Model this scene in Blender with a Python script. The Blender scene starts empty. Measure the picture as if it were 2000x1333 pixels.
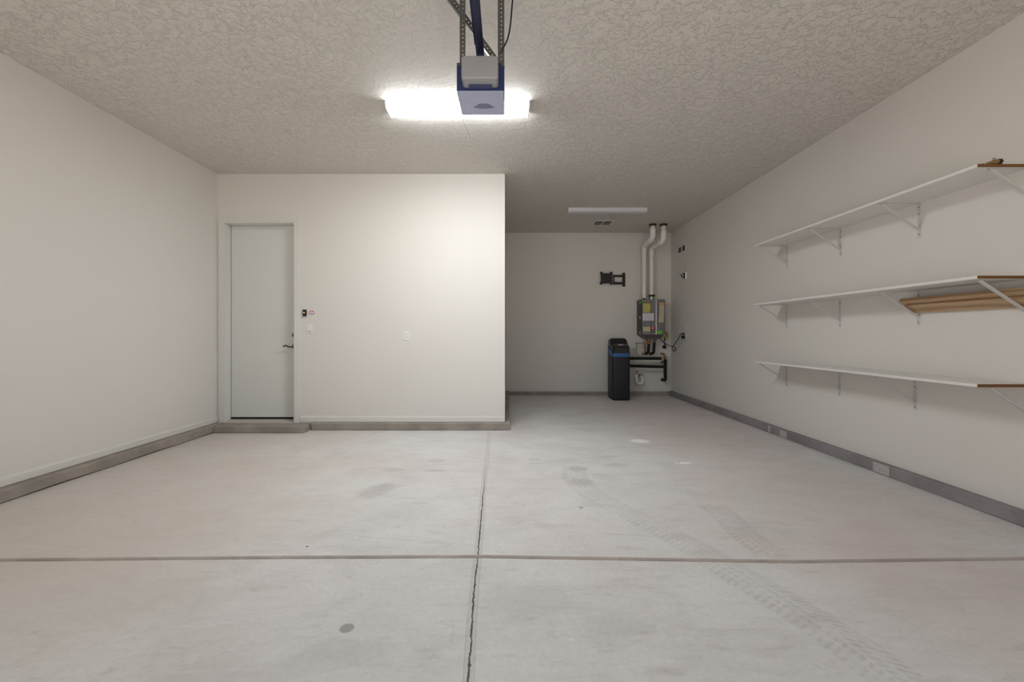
import bpy, bmesh, math, random
from mathutils import Vector, Matrix
random.seed(4)
S = bpy.context.scene
C = S.collection
PI = math.pi

# ------------------------------------------------------------------ materials
def newmat(name):
    m = bpy.data.materials.new(name); m.use_nodes = True
    nt = m.node_tree
    return m, nt, nt.nodes['Principled BSDF']

class G:
    """small node-graph helper"""
    def __init__(s, nt): s.nt = nt
    def n(s, t, **kw):
        d = s.nt.nodes.new(t)
        for k, v in kw.items(): setattr(d, k, v)
        return d
    def put(s, sock, v):
        if v is None: return
        if hasattr(v, 'links'): s.nt.links.new(v, sock)
        else: sock.default_value = v
    def math(s, op, a, b=None, c=None, clamp=False):
        d = s.n('ShaderNodeMath', operation=op); d.use_clamp = clamp
        s.put(d.inputs[0], a); s.put(d.inputs[1], b)
        if c is not None: s.put(d.inputs[2], c)
        return d.outputs[0]
    def ramp(s, f, lo, hi, a=0.0, b=1.0):
        d = s.n('ShaderNodeMapRange'); d.interpolation_type = 'SMOOTHSTEP'
        s.put(d.inputs[0], f); s.put(d.inputs[1], lo); s.put(d.inputs[2], hi); s.put(d.inputs[3], a); s.put(d.inputs[4], b)
        return d.outputs[0]
    def mix(s, f, a, b, mode='MIX'):
        d = s.n('ShaderNodeMix', data_type='RGBA', blend_type=mode)
        s.put(d.inputs[0], f)
        for i, v in ((6, a), (7, b)):
            if isinstance(v, tuple) and len(v) == 3: v = v + (1,)
            s.put(d.inputs[i], v)
        return d.outputs[2]
    def noise(s, vec, scale, detail=4, rough=.55, dist=0):
        d = s.n('ShaderNodeTexNoise'); s.put(d.inputs['Vector'], vec)
        d.inputs['Scale'].default_value = scale; d.inputs['Detail'].default_value = detail
        d.inputs['Roughness'].default_value = rough; d.inputs['Distortion'].default_value = dist
        return d.outputs['Fac']
    def mapping(s, vec, scale=(1, 1, 1), rot=(0, 0, 0), loc=(0, 0, 0)):
        d = s.n('ShaderNodeMapping'); s.put(d.inputs['Vector'], vec)
        d.inputs['Scale'].default_value = scale; d.inputs['Rotation'].default_value = rot; d.inputs['Location'].default_value = loc
        return d.outputs[0]
    def bump(s, h, strength, dist, normal=None):
        d = s.n('ShaderNodeBump'); s.put(d.inputs['Height'], h)
        d.inputs['Strength'].default_value = strength; d.inputs['Distance'].default_value = dist
        if normal is not None: s.put(d.inputs['Normal'], normal)
        return d.outputs[0]

def geopos(g): return g.n('ShaderNodeNewGeometry').outputs['Position']
def objpos(g): return g.n('ShaderNodeTexCoord').outputs['Object']

def plain(name, col, rough=.5, metal=0, var=.04, scale=30, bump=0, bscale=80, spec=None, emit=None, estr=0):
    m, nt, b = newmat(name); g = G(nt); v = objpos(g)
    f = g.noise(v, scale)
    lo = tuple(c * (1 - var) for c in col); hi = tuple(min(1, c * (1 + var)) for c in col)
    g.put(b.inputs['Base Color'], g.mix(f, lo, hi))
    b.inputs['Roughness'].default_value = rough; b.inputs['Metallic'].default_value = metal
    if spec is not None: b.inputs['Specular IOR Level'].default_value = spec
    if bump: g.put(b.inputs['Normal'], g.bump(g.noise(v, bscale), bump, .002))
    if emit:
        b.inputs['Emission Color'].default_value = emit + (1,); b.inputs['Emission Strength'].default_value = estr
    return m

def wall_paint(name, col):
    m, nt, b = newmat(name); g = G(nt); v = geopos(g)
    big = g.noise(v, .9, 3)
    c = g.mix(big, tuple(x * .97 for x in col), tuple(min(1, x * 1.03) for x in col))
    smudge = g.ramp(g.noise(g.mapping(v, (1, 1, .7)), 3.1, 6, .7), .66, .8, 0, .10)
    c = g.mix(smudge, c, tuple(x * .7 for x in col))
    g.put(b.inputs['Base Color'], c)
    b.inputs['Roughness'].default_value = .62; b.inputs['Specular IOR Level'].default_value = .3
    peel = g.noise(v, 95, 2, .5); low = g.noise(v, 7, 2)
    g.put(b.inputs['Normal'], g.bump(low, .12, .01, g.bump(peel, .10, .0015)))
    return m

def ceiling_paint(name, col):
    m, nt, b = newmat(name); g = G(nt); v = geopos(g)
    c = g.mix(g.noise(v, .7, 3), tuple(x * .97 for x in col), tuple(min(1, x * 1.03) for x in col))
    g.put(b.inputs['Base Color'], c)
    b.inputs['Roughness'].default_value = .7; b.inputs['Specular IOR Level'].default_value = .25
    warp = g.n('ShaderNodeTexNoise'); g.put(warp.inputs['Vector'], v); warp.inputs['Scale'].default_value = 6
    add = g.n('ShaderNodeVectorMath', operation='MULTIPLY_ADD')
    g.put(add.inputs[0], warp.outputs['Color']); add.inputs[1].default_value = (.07, .07, .07); g.put(add.inputs[2], v)
    vv = add.outputs[0]
    a = g.noise(vv, 17, 5, .62, .3)
    plate = g.ramp(a, .47, .56)                      # flattened knock-down islands
    fine = g.noise(vv, 55, 3, .6)
    ridg = g.math('ABSOLUTE', g.math('SUBTRACT', g.noise(vv, 24, 3, .5, 1.2), .5))
    ridge = g.ramp(ridg, 0, .06, 1, 0)
    h = g.math('ADD', g.math('MULTIPLY', plate, .85), g.math('ADD', g.math('MULTIPLY', fine, .4), g.math('MULTIPLY', ridge, .22)))
    g.put(b.inputs['Normal'], g.bump(h, 1.0, .0052))
    return m

# tyre tracks, crack and stains of the slab, all in metres on the floor
TRACK = [(1.43, 1.322), (1.54, 1.309), (1.69, 1.285), (1.83, 1.24), (1.99, 1.185), (2.19, 1.11), (2.4, 1.04), (2.61, .938), (2.88, .799), (3.17, .655), (3.41, .585), (3.6, .56), (3.9, .595)]
TRACK2 = [(2.30, 1.44), (2.37, 1.41), (2.6, 1.39), (2.84, 1.41), (3.05, 1.40)]
CRACK = [(-1, -.10), (1.48, -.129), (1.66, -.137), (1.95, -.146), (2.31, -.153), (2.61, -.158), (3.47, -.178), (4.11, -.186), (5.4, -.215)]

def floor_mat():
    m, nt, b = newmat('concrete_slab'); g = G(nt); v = geopos(g)
    sp = g.n('ShaderNodeSeparateXYZ'); g.put(sp.inputs[0], v)
    X, Y = sp.outputs[0], sp.outputs[1]
    def curve(pts, y0, y1, x0, x1):
        t = g.math('DIVIDE', g.math('SUBTRACT', Y, y0), y1 - y0, clamp=True)
        fc = g.n('ShaderNodeFloatCurve'); cv = fc.mapping.curves[0]
        q = [((y - y0) / (y1 - y0), (x - x0) / (x1 - x0)) for y, x in pts]
        cv.points[0].location = q[0]; cv.points[1].location = q[-1]
        for p in q[1:-1]: cv.points.new(*p)
        fc.mapping.use_clip = False; fc.mapping.update()
        g.put(fc.inputs['Value'], t)
        return g.math('ADD', g.math('MULTIPLY', fc.outputs[0], x1 - x0), x0)
    big = g.noise(v, .55, 4, .6); mid = g.noise(g.mapping(v, (1, 1.5, 1), (0, 0, .5)), 2.3, 6, .65, .6)
    fine = g.noise(v, 42, 5, .7); streak = g.noise(g.mapping(v, (2.2, 9, 1), (0, 0, -.25)), 2.2, 5, .65, .7)
    c = g.mix(g.ramp(big, .35, .65), (.67, .66, .655), (.73, .725, .722))
    c = g.mix(g.ramp(g.noise(g.mapping(v, loc=(7, 3, 0)), .8, 3), .46, .66, 0, .5), c, (.63, .565, .56))       # pinkish areas
    c = g.mix(g.ramp(mid, .4, .72, 0, .45), c, (.50, .475, .455))
    c = g.mix(g.ramp(streak, .52, .72, 0, .40), c, (.78, .77, .765))
    c = g.mix(g.ramp(streak, .46, .30, 0, .34), c, (.45, .42, .40))
    c = g.mix(g.ramp(fine, .3, .75, 0, .30), c, (.48, .46, .445))
    swirl = g.noise(g.mapping(v, (3, 1, 1), (0, 0, 1.1)), 5, 7, .75, 1.5)
    c = g.mix(g.ramp(swirl, .60, .72, 0, .34), c, (.38, .355, .34))
    scratch = g.noise(g.mapping(v, (1, 30, 1), (0, 0, .12)), 2.0, 4, .6)
    c = g.mix(g.ramp(scratch, .68, .73, 0, .22), c, (.72, .71, .70))
    brk = g.noise(v, 5, 4, .7)
    # tan tint growing towards the left bay, rosy staining along the right one
    c = g.mix(g.math('MULTIPLY', g.ramp(g.math('ADD', X, g.math('MULTIPLY', g.math('SUBTRACT', big, .5), 3)), -.7, -2.4), .55), c, (.60, .525, .445))
    rosy = g.math('ADD', X, g.math('MULTIPLY', g.math('SUBTRACT', g.noise(g.mapping(v, loc=(2, 9, 0)), 1.1, 3), .5), 2.4))
    c = g.mix(g.math('MULTIPLY', g.math('MULTIPLY', g.ramp(rosy, 1.1, 2.1), g.ramp(rosy, 3.3, 2.6)), .42), c, (.62, .515, .50))
    mott = g.noise(g.mapping(v, (1.6, 2.6, 1), (0, 0, -.5)), 7, 6, .72, .9)
    c = g.mix(g.ramp(mott, .56, .70, 0, .28), c, (.42, .39, .365))
    def dark(f, amt, col=(.27, .255, .245)):
        nonlocal c
        c = g.mix(g.math('MULTIPLY', f, amt), c, col)
    # tyre tracks
    def track(pts, x0, x1, hw, amt, freq):
        xc = curve(pts, pts[0][0], pts[-1][0], x0, x1)
        d = g.math('SUBTRACT', X, xc); ad = g.math('ABSOLUTE', d)
        inside = g.ramp(ad, hw, hw - .012)
        yin = g.math('MULTIPLY', g.ramp(Y, pts[0][0] - .05, pts[0][0] + .1), g.ramp(Y, pts[-1][0] + .02, pts[-1][0] - .04))
        ch = g.math('SINE', g.math('MULTIPLY', g.math('ADD', Y, g.math('MULTIPLY', ad, .55)), freq))
        tread = g.ramp(ch, -.7, .8)
        rib = g.ramp(g.math('ABSOLUTE', g.math('SUBTRACT', ad, hw * .38)), .008, .004, 1, .15)
        rib0 = g.ramp(ad, .004, .009, .1, 1)
        f = g.math('MULTIPLY', g.math('MULTIPLY', inside, yin), g.math('MULTIPLY', rib, rib0))
        f = g.math('MULTIPLY', f, g.math('ADD', .25, g.math('MULTIPLY', tread, .75)))
        f = g.math('MULTIPLY', f, g.ramp(brk, .36, .58, .25, 1))
        dark(f, amt)
    track(TRACK, .5, 1.4, .115, .25, 185)
    track(TRACK2, 1.3, 1.7, .10, .26, 170)
    def blob(x, y, rx, ry, amt, col=(.27, .255, .245), tread=0, rot=0, soft=.35, edge=.25):
        d = g.n('ShaderNodeVectorMath', operation='SUBTRACT'); g.put(d.inputs[0], v); d.inputs[1].default_value = (x, y, 0)
        mp = g.mapping(d.outputs[0], (1 / rx, 1 / ry, 1), (0, 0, 0))
        if rot:
            mp = g.mapping(g.mapping(d.outputs[0], rot=(0, 0, rot)), (1 / rx, 1 / ry, 1))
        ln = g.n('ShaderNodeVectorMath', operation='LENGTH'); g.put(ln.inputs[0], mp)
        l = g.math('ADD', ln.outputs['Value'], g.math('MULTIPLY', g.math('SUBTRACT', brk, .5), edge * 4))
        f = g.ramp(l, 1 + soft * .3, 1 - soft)
        if tread:
            s_ = g.math('SINE', g.math('MULTIPLY', g.math('ADD', X, g.math('MULTIPLY', Y, .5)), tread))
            f = g.math('MULTIPLY', f, g.ramp(s_, -.5, .5, .35, 1))
        dark(f, amt, col)
    # short tread prints left by a turning wheel
    blob(-.97, 3.30, .10, .23, .26, rot=.35, soft=.5); blob(-1.01, 3.34, .085, .20, .16, tread=210, rot=.4)
    blob(-.92, 3.40, .13, .10, .22, tread=210)
    blob(-.99, 3.83, .11, .06, .30, tread=190); blob(-.64, 3.80, .12, .045, .36, tread=210)
    blob(-.65, 4.10, .10, .075, .30, tread=190); blob(.96, 4.24, .11, .05, .34, tread=190)
    blob(.96, 3.96, .13, .06, .36, tread=150); blob(.62, 3.86, .105, .08, .42, tread=170)
    blob(.585, 3.50, .115, .10, .42, tread=150, soft=.5)
    blob(.26, 4.15, .06, .05, .22)
    # spots, drops and flakes
    blob(-.636, 1.757, .030, .030, .75, (.25, .24, .235), edge=.06, soft=.2)
    blob(.50, 2.985, .018, .022, .75, (.34, .30, .27), edge=.1)
    blob(1.463, 4.863, .11, .10, 1, (.90, .89, .88), soft=.5); blob(1.61, 4.03, .085, .03, 1, (.92, .92, .91), edge=.12)
    blob(-1.1, 2.437, .008, .008, 1, (.08, .07, .07), edge=.02); blob(1.575, 4.05, .011, .011, 1, (.08, .07, .07), edge=.02)
    blob(.41, 1.75, .16, .10, .16, soft=.8)
    blob(-.62, 1.62, .22, .10, .18, soft=.8); blob(.02, 1.9, .3, .2, .12, soft=.9)
    blob(.9, 6.3, .35, .5, .10, (.36, .35, .34), soft=.9)
    blob(.7, 5.0, .7, .35, .28, (.72, .71, .70), soft=.9)
    # dusty flecks
    vo = g.n('ShaderNodeTexVoronoi'); g.put(vo.inputs['Vector'], v); vo.inputs['Scale'].default_value = 5.5
    gate = g.ramp(g.noise(v, 3.3, 2), .56, .62)
    c = g.mix(g.math('MULTIPLY', g.ramp(vo.outputs['Distance'], .035, .02), gate), c, (.84, .84, .84))
    vo2 = g.n('ShaderNodeTexVoronoi'); g.put(vo2.inputs['Vector'], v); vo2.inputs['Scale'].default_value = 2.6
    c = g.mix(g.math('MULTIPLY', g.ramp(vo2.outputs['Distance'], .014, .009), g.ramp(g.noise(v, 2.1, 2), .52, .56)), c, (.12, .10, .09))
    # long joint with its crack
    xc = curve(CRACK, -1, 5.4, -.25, -.05)
    wob = g.math('MULTIPLY', g.math('SUBTRACT', g.noise(v, 26, 5, .75), .5), .022)
    wob2 = g.math('MULTIPLY', g.math('SUBTRACT', g.noise(v, 4, 2, .5), .5), .014)
    d = g.math('ABSOLUTE', g.math('SUBTRACT', X, g.math('ADD', xc, g.math('ADD', wob, wob2))))
    band = g.math('ABSOLUTE', g.math('SUBTRACT', X, xc))
    ymask = g.ramp(Y, 5.36, 5.30)
    near = g.ramp(Y, 4.1, 3.0, 0, .92)
    c = g.mix(g.math('MULTIPLY', g.ramp(band, .024, .017), g.math('MULTIPLY', ymask, .22)), c, (.36, .345, .33))
    c = g.mix(g.math('MULTIPLY', g.ramp(g.math('ABSOLUTE', g.math('SUBTRACT', band, .019)), .004, .001), g.math('MULTIPLY', ymask, .16)), c, (.26, .25, .24))
    wcr = g.math('ADD', .0004, g.math('MULTIPLY', g.noise(v, 14, 3), .0056))
    crk = g.math('MULTIPLY', g.ramp(g.math('SUBTRACT', d, wcr), .001, -.001), near)
    c = g.mix(crk, c, (.035, .032, .03))
    # cross joint grime and painted depth shade come from the groove materials
    g.put(b.inputs['Base Color'], c)
    b.inputs['Roughness'].default_value = .62; b.inputs['Specular IOR Level'].default_value = .35
    h = g.math('ADD', g.math('MULTIPLY', mid, .6), g.math('MULTIPLY', fine, .25))
    n1 = g.bump(h, .25, .006)
    n2 = g.bump(g.math('MULTIPLY', g.math('ADD', crk, g.math('MULTIPLY', g.ramp(band, .022, .012), .25)), -1.0), .6, .006, n1)
    g.put(b.inputs['Normal'], n2)
    return m

def curb_mat(name, col):
    m, nt, b = newmat(name); g = G(nt); v = geopos(g)
    c = g.mix(g.ramp(g.noise(v, 2.2, 5, .65), .35, .65), tuple(x * .82 for x in col), tuple(x * 1.12 for x in col))
    c = g.mix(g.ramp(g.noise(v, 26, 5, .7), .5, .75, 0, .35), c, tuple(x * .6 for x in col))
    c = g.mix(g.ramp(g.noise(g.mapping(v, loc=(3, 1, 2)), 9, 5, .7), .66, .72, 0, .5), c, tuple(min(1, x * 1.7) for x in col))
    g.put(b.inputs['Base Color'], c)
    b.inputs['Roughness'].default_value = .8
    g.put(b.inputs['Normal'], g.bump(g.noise(v, 35, 5, .7), .5, .003))
    return m

def wood_mat():
    m, nt, b = newmat('pine_lumber'); g = G(nt); v = geopos(g)
    w = g.n('ShaderNodeTexWave'); w.bands_direction = 'Z'; w.inputs['Scale'].default_value = 4.5
    w.inputs['Distortion'].default_value = 7; w.inputs['Detail'].default_value = 2.5; w.inputs['Detail Scale'].default_value = 1.2
    g.put(w.inputs['Vector'], g.mapping(v, (1.6, .22, 1.6)))
    c = g.mix(w.outputs['Fac'], (.38, .24, .135), (.56, .39, .24))
    c = g.mix(g.ramp(g.noise(g.mapping(v, (20, .8, 20)), 4, 4), .4, .7, 0, .35), c, (.34, .19, .095))
    g.put(b.inputs['Base Color'], c); b.inputs['Roughness'].default_value = .65
    g.put(b.inputs['Normal'], g.bump(w.outputs['Fac'], .2, .002))
    return m

def sticker_mat(name, base, ink, rows, fill=.55):
    m, nt, b = newmat(name); g = G(nt); v = g.n('ShaderNodeTexCoord').outputs['Generated']
    sp = g.n('ShaderNodeSeparateXYZ'); g.put(sp.inputs[0], v)
    r = g.math('FRACT', g.math('MULTIPLY', sp.outputs[2], rows))
    line = g.math('MULTIPLY', g.ramp(r, .45, .5), g.ramp(r, .85, .8))
    words = g.ramp(g.noise(g.mapping(v, (14, 1, rows)), 2.2, 2), .62 - fill * .3, .66 - fill * .3)
    ed = g.math('MULTIPLY', g.math('MULTIPLY', g.ramp(sp.outputs[0], .06, .09), g.ramp(sp.outputs[0], .94, .91)),
                g.math('MULTIPLY', g.ramp(sp.outputs[2], .04, .06), g.ramp(sp.outputs[2], .96, .94)))
    g.put(b.inputs['Base Color'], g.mix(g.math('MULTIPLY', g.math('MULTIPLY', line, words), g.math('MULTIPLY', ed, .6)), base, ink))
    b.inputs['Roughness'].default_value = .5
    return m

M = {}
WALL = (.735, .703, .662)
M['wall'] = wall_paint('warm_white_wall_paint', WALL)
M['ceil'] = ceiling_paint('textured_ceiling_paint', (.72, .68, .63))
M['floor'] = floor_mat()
M['groove'] = curb_mat('tooled_joint', (.44, .39, .355))
M['groove_dark'] = curb_mat('grimy_shaded_joint_bottom', (.045, .038, .033))  # joint grime, darkened further to put the groove's depth shade into the colour
M['curb'] = curb_mat('bare_concrete_curb', (.33, .29, .25))
M['curb_paint'] = curb_mat('grey_painted_curb', (.27, .25, .255))
M['base'] = plain('baseboard_paint', (.72, .70, .66), .4, var=.02, scale=5)
M['trim'] = plain('door_trim_paint', (.72, .71, .68), .35, var=.02, scale=5)
M['door'] = plain('door_slab_paint', (.70, .70, .67), .4, var=.02, scale=3)
M['rubber'] = plain('black_rubber', (.012, .012, .013), .6)
M['bronze'] = plain('aged_bronze', (.12, .085, .06), .38, .8, var=.2)
M['white_plastic'] = plain('white_plastic', (.78, .78, .76), .35, var=.01)
M['dark_slot'] = plain('dark_slot', (.03, .03, .03), .7)
M['shelf'] = plain('white_melamine', (.76, .74, .71), .38, var=.015, scale=8)
M['rawedge'] = plain('brown_raw_board_edge', (.17, .075, .018), .8, var=.25, scale=60)
M['bracket'] = plain('white_enamelled_steel', (.60, .59, .58), .35, var=.02)
M['screw'] = plain('dark_screw', (.05, .045, .04), .5, .5)
M['wood'] = wood_mat()
M['galv'] = plain('galvanised_steel', (.12, .118, .112), .45, .6, var=.15, scale=50)
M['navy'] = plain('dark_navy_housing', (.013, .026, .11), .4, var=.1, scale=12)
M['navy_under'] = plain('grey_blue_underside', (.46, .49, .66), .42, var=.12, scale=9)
M['rail'] = plain('dark_rail_steel', (.035, .04, .09), .35, .5, var=.2)
M['lens_cover'] = plain('frosted_grey_lens', (.29, .29, .30), .3, var=.03)
M['black'] = plain('black_plastic', (.008, .008, .009), .45, var=.1)
M['tube_white'] = plain('white_lamp_housing', (.80, .80, .80), .3, var=.01)
M['fix2_lens'] = plain('unlit_white_lens', (.72, .71, .74), .25, var=.01)
LAMP_B, LAMP_S, SKY, GROUND = 79, 40, 1.0, 3.05
M['lamp'] = plain('lit_lens', (.9, .9, .88), .4, emit=(.945, .985, 1.0), estr=LAMP_B)
M['lamp_side'] = plain('lit_lens_side', (.9, .9, .88), .4, emit=(.945, .985, 1.0), estr=LAMP_S)
M['pvc'] = plain('white_pvc', (.84, .81, .75), .3, var=.03, scale=6)
M['pvc_clean'] = plain('clean_white_pvc', (.93, .93, .91), .3, var=.02)
M['rust'] = plain('brown_firestop_collar', (.085, .022, .014), .7, var=.4, scale=60)
M['heater'] = plain('heater_grey', (.215, .21, .212), .38, .25, var=.05, scale=9)
M['heater_pan'] = plain('heater_pan_grey', (.13, .125, .12), .45, .2, var=.1)
M['heater_dark'] = plain('heater_dark_grey', (.060, .058, .058), .45, .2, var=.1)
M['silver'] = plain('silver_strip', (.88, .86, .9), .3, .3)
M['yellow'] = sticker_mat('yellow_label', (.62, .56, .16), (.06, .05, .03), 14)
M['yellow2'] = sticker_mat('pale_yellow_label', (.66, .62, .32), (.1, .09, .05), 7)
M['whitelab'] = sticker_mat('white_label', (.70, .69, .73), (.25, .25, .3), 7)
M['beige'] = sticker_mat('beige_label', (.60, .53, .38), (.2, .16, .1), 24)
M['orange'] = plain('orange_label_head', (.66, .33, .13), .5, var=.2, scale=90)
M['green'] = plain('bright_green_sticker', (.10, .62, .02), .5, var=.05)
M['red_led'] = plain('red_display', (.6, .02, .08), .4, emit=(1, .05, .18), estr=.9)
M['amber'] = plain('amber_button', (.9, .5, .12), .4, emit=(1, .55, .15), estr=.5)
M['brass'] = plain('brass_fitting', (.33, .20, .085), .45, .6, var=.25)
M['copper'] = plain('copper_pipe', (.27, .115, .06), .45, .7, var=.25)
M['foam'] = plain('black_foam_insulation', (.012, .011, .011), .85, var=.3, bump=.4, bscale=120)
M['gas'] = plain('yellow_gas_tubing', (.55, .40, .08), .5, var=.15)
M['greyplastic'] = plain('grey_plastic', (.30, .30, .29), .5, var=.1)
M['grey_pipe'] = plain('dull_grey_pipe', (.26, .25, .24), .5, .2, var=.15)
M['green_handle'] = plain('green_valve_handle', (.02, .12, .085), .5)
M['soft_body'] = plain('charcoal_cabinet_plastic', (.007, .009, .015), .5, var=.1, bump=.1, bscale=200)
M['soft_lid'] = plain('black_lid_plastic', (.009, .009, .011), .4, var=.1)
M['soft_panel'] = plain('dark_grey_panel', (.05, .05, .05), .45)
M['blue'] = plain('blue_trim_band', (.02, .11, .31), .4, var=.05)
M['vent'] = plain('white_vent_metal', (.80, .78, .74), .45, var=.03)
M['vent_slat'] = plain('grey_vent_slat', (.20, .19, .175), .6)
M['vent_dark'] = plain('vent_shadow_gap', (.05, .05, .047), .7)
M['pink'] = plain('red_print', (.55, .06, .12), .5)
M['plate'] = plain('pale_wall_plate', (.72, .71, .69), .4, var=.01)

# ------------------------------------------------------------------ mesh helpers
class MB:
    def __init__(s): s.bm = bmesh.new()
    def box(s, x0, x1, y0, y1, z0, z1, bev=0, seg=2):
        r = bmesh.ops.create_cube(s.bm, size=1)
        vs = r['verts']
        for v in vs:
            v.co = Vector(((x0 + x1) / 2 + v.co.x * (x1 - x0), (y0 + y1) / 2 + v.co.y * (y1 - y0), (z0 + z1) / 2 + v.co.z * (z1 - z0)))
        if bev:
            es = list({e for v in vs for e in v.link_edges})
            bmesh.ops.bevel(s.bm, geom=es, offset=bev, segments=seg, profile=.6, affect='EDGES')
        return s
    def tube(s, pts, r, seg=16, cap=True):
        pts = [Vector(p) for p in pts]; n = len(pts)
        rr = r if isinstance(r, (list, tuple)) else [r] * n
        tang = []
        for i in range(n):
            a = pts[max(i - 1, 0)]; b = pts[min(i + 1, n - 1)]
            tang.append((b - a).normalized())
        up = Vector((0, 0, 1)) if abs(tang[0].z) < .9 else Vector((1, 0, 0))
        nrm = (up - tang[0] * up.dot(tang[0])).normalized()
        rings = []
        for i in range(n):
            nrm = (nrm - tang[i] * nrm.dot(tang[i])).normalized()
            bi = tang[i].cross(nrm)
            rings.append([s.bm.verts.new(pts[i] + (nrm * math.cos(2 * PI * k / seg) + bi * math.sin(2 * PI * k / seg)) * rr[i]) for k in range(seg)])
        for i in range(n - 1):
            for k in range(seg):
                s.bm.faces.new((rings[i][k], rings[i][(k + 1) % seg], rings[i + 1][(k + 1) % seg], rings[i + 1][k]))
        if cap:
            s.bm.faces.new(rings[0][::-1]); s.bm.faces.new(rings[-1])
        return s
    def prism(s, prof, axis, a0, a1):
        """extrude a closed 2-D profile along an axis; prof pairs map to the other two axes in x,y,z order"""
        def mk(p, a):
            if axis == 'x': return (a, p[0], p[1])
            if axis == 'y': return (p[0], a, p[1])
            return (p[0], p[1], a)
        A = [s.bm.verts.new(mk(p, a0)) for p in prof]; B = [s.bm.verts.new(mk(p, a1)) for p in prof]
        n = len(prof)
        for i in range(n): s.bm.faces.new((A[i], A[(i + 1) % n], B[(i + 1) % n], B[i]))
        s.bm.faces.new(A[::-1]); s.bm.faces.new(B)
        return s
    def bar(s, a, b, w, h, up=(0, 0, 1)):
        """rectangular bar from a to b; h is measured along 'up'"""
        a, b = Vector(a), Vector(b); t = (b - a).normalized(); up = Vector(up)
        n = (up - t * up.dot(t)).normalized(); c = t.cross(n)
        vs = [[s.bm.verts.new(p + c * i * w / 2 + n * j * h / 2) for i, j in ((-1, -1), (1, -1), (1, 1), (-1, 1))] for p in (a, b)]
        for k in range(4): s.bm.faces.new((vs[0][k], vs[0][(k + 1) % 4], vs[1][(k + 1) % 4], vs[1][k]))
        s.bm.faces.new(vs[0][::-1]); s.bm.faces.new(vs[1])
        return s
    def rings(s, rings):
        R = [[s.bm.verts.new(p) for p in ring] for ring in rings]
        n = len(R[0])
        for a, b in zip(R, R[1:]):
            for k in range(n): s.bm.faces.new((a[k], a[(k + 1) % n], b[(k + 1) % n], b[k]))
        s.bm.faces.new(R[0][::-1]); s.bm.faces.new(R[-1])
        return s
    def sheet(s, grid):
        R = [[s.bm.verts.new(p) for p in row] for row in grid]
        for a, b in zip(R, R[1:]):
            for k in range(len(a) - 1): s.bm.faces.new((a[k], a[k + 1], b[k + 1], b[k]))
        return s
    def perforated(s, o, u, v, length, width, pitch, r, th):
        """flat strip with a row of round holes; o corner, u along, v across"""
        o, u, v = Vector(o), Vector(u).normalized(), Vector(v).normalized(); w = u.cross(v) * th
        n = int(length / pitch); pitch = length / n
        for side in (0, 1):
            off = w * side
            for i in range(n):
                c = o + u * (i + .5) * pitch + v * width / 2 + off
                hu, hv = pitch / 2, width / 2
                outer, inner = [], []
                for k in range(8):
                    a = PI / 4 * k
                    ca, sa = math.cos(a), math.sin(a); m_ = max(abs(ca), abs(sa))
                    outer.append(s.bm.verts.new(c + u * (ca / m_) * hu + v * (sa / m_) * hv))
                    inner.append(s.bm.verts.new(c + u * ca * r + v * sa * r))
                for k in range(8):
                    f = (outer[k], outer[(k + 1) % 8], inner[(k + 1) % 8], inner[k])
                    s.bm.faces.new(f if side else f[::-1])
                if side == 0: continue
                for k in range(8):
                    a, b2 = inner[k], inner[(k + 1) % 8]
                    s.bm.faces.new((a, b2, s.bm.verts.new(b2.co - off), s.bm.verts.new(a.co - off)))
        return s

ORG = {}
def finish(o, label=None, cat=None, group=None, kind=None):
    if label: o['label'] = label
    if cat: o['category'] = cat
    if group: o['group'] = group
    if kind: o['kind'] = kind
    return o
def obj(name, mb, mat, parent=None, smooth=False, origin=None):
    bm = mb.bm
    bmesh.ops.recalc_face_normals(bm, faces=bm.faces)
    me = bpy.data.meshes.new(name)
    if parent is not None: org = ORG[parent.name]
    elif origin is not None: org = Vector(origin)
    else:
        xs = [v.co for v in bm.verts]
        org = Vector(((min(c.x for c in xs) + max(c.x for c in xs)) / 2, (min(c.y for c in xs) + max(c.y for c in xs)) / 2, min(c.z for c in xs)))
    for v in bm.verts: v.co -= org
    bm.to_mesh(me); bm.free()
    me.materials.append(mat)
    if smooth:
        for p in me.polygons: p.use_smooth = True
        if smooth != 'all':
            me.set_sharp_from_angle(angle=math.radians(38))
    o = bpy.data.objects.new(name, me); C.objects.link(o)
    if parent is not None:
        o.parent = parent; ORG[o.name] = org
    else:
        o.location = org; ORG[o.name] = org
    return o
def thing(name, loc, label, cat, group=None):
    o = bpy.data.objects.new(name, None); C.objects.link(o); o.location = loc
    o.empty_display_size = .05
    ORG[o.name] = Vector(loc)
    return finish(o, label, cat, group)
def struct(name, mb, mat, smooth=False):
    return finish(obj(name, mb, mat, smooth=smooth, origin=(0, 0, 0)), kind='structure')
def copy_tree(o, parent=None):
    c = o.copy(); C.objects.link(c)
    if parent is not None: c.parent = parent
    for ch in list(o.children): copy_tree(ch, c)
    return c
def arc(p0, corner, p1, r, n=7):
    """points of a rounded corner"""
    p0, c, p1 = Vector(p0), Vector(corner), Vector(p1)
    a = (p0 - c).normalized(); b = (p1 - c).normalized()
    th = a.angle(b); d = r / math.tan(th / 2); d = min(d, (p0 - c).length * .98, (p1 - c).length * .98); r = d * math.tan(th / 2)
    cen = c + (a + b).normalized() * (r / math.sin(th / 2))
    s, e = c + a * d - cen, c + b * d - cen
    out = []
    for i in range(n + 1):
        t = i / n; tot = PI - th
        out.append(cen + s * (math.sin((1 - t) * tot) / math.sin(tot)) + e * (math.sin(t * tot) / math.sin(tot)))
    return out
def path(pts, r, n=7):
    out = [Vector(pts[0])]
    for i in range(1, len(pts) - 1): out += arc(out[-1], pts[i], pts[i + 1], r, n)
    out.append(Vector(pts[-1])); return out
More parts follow.
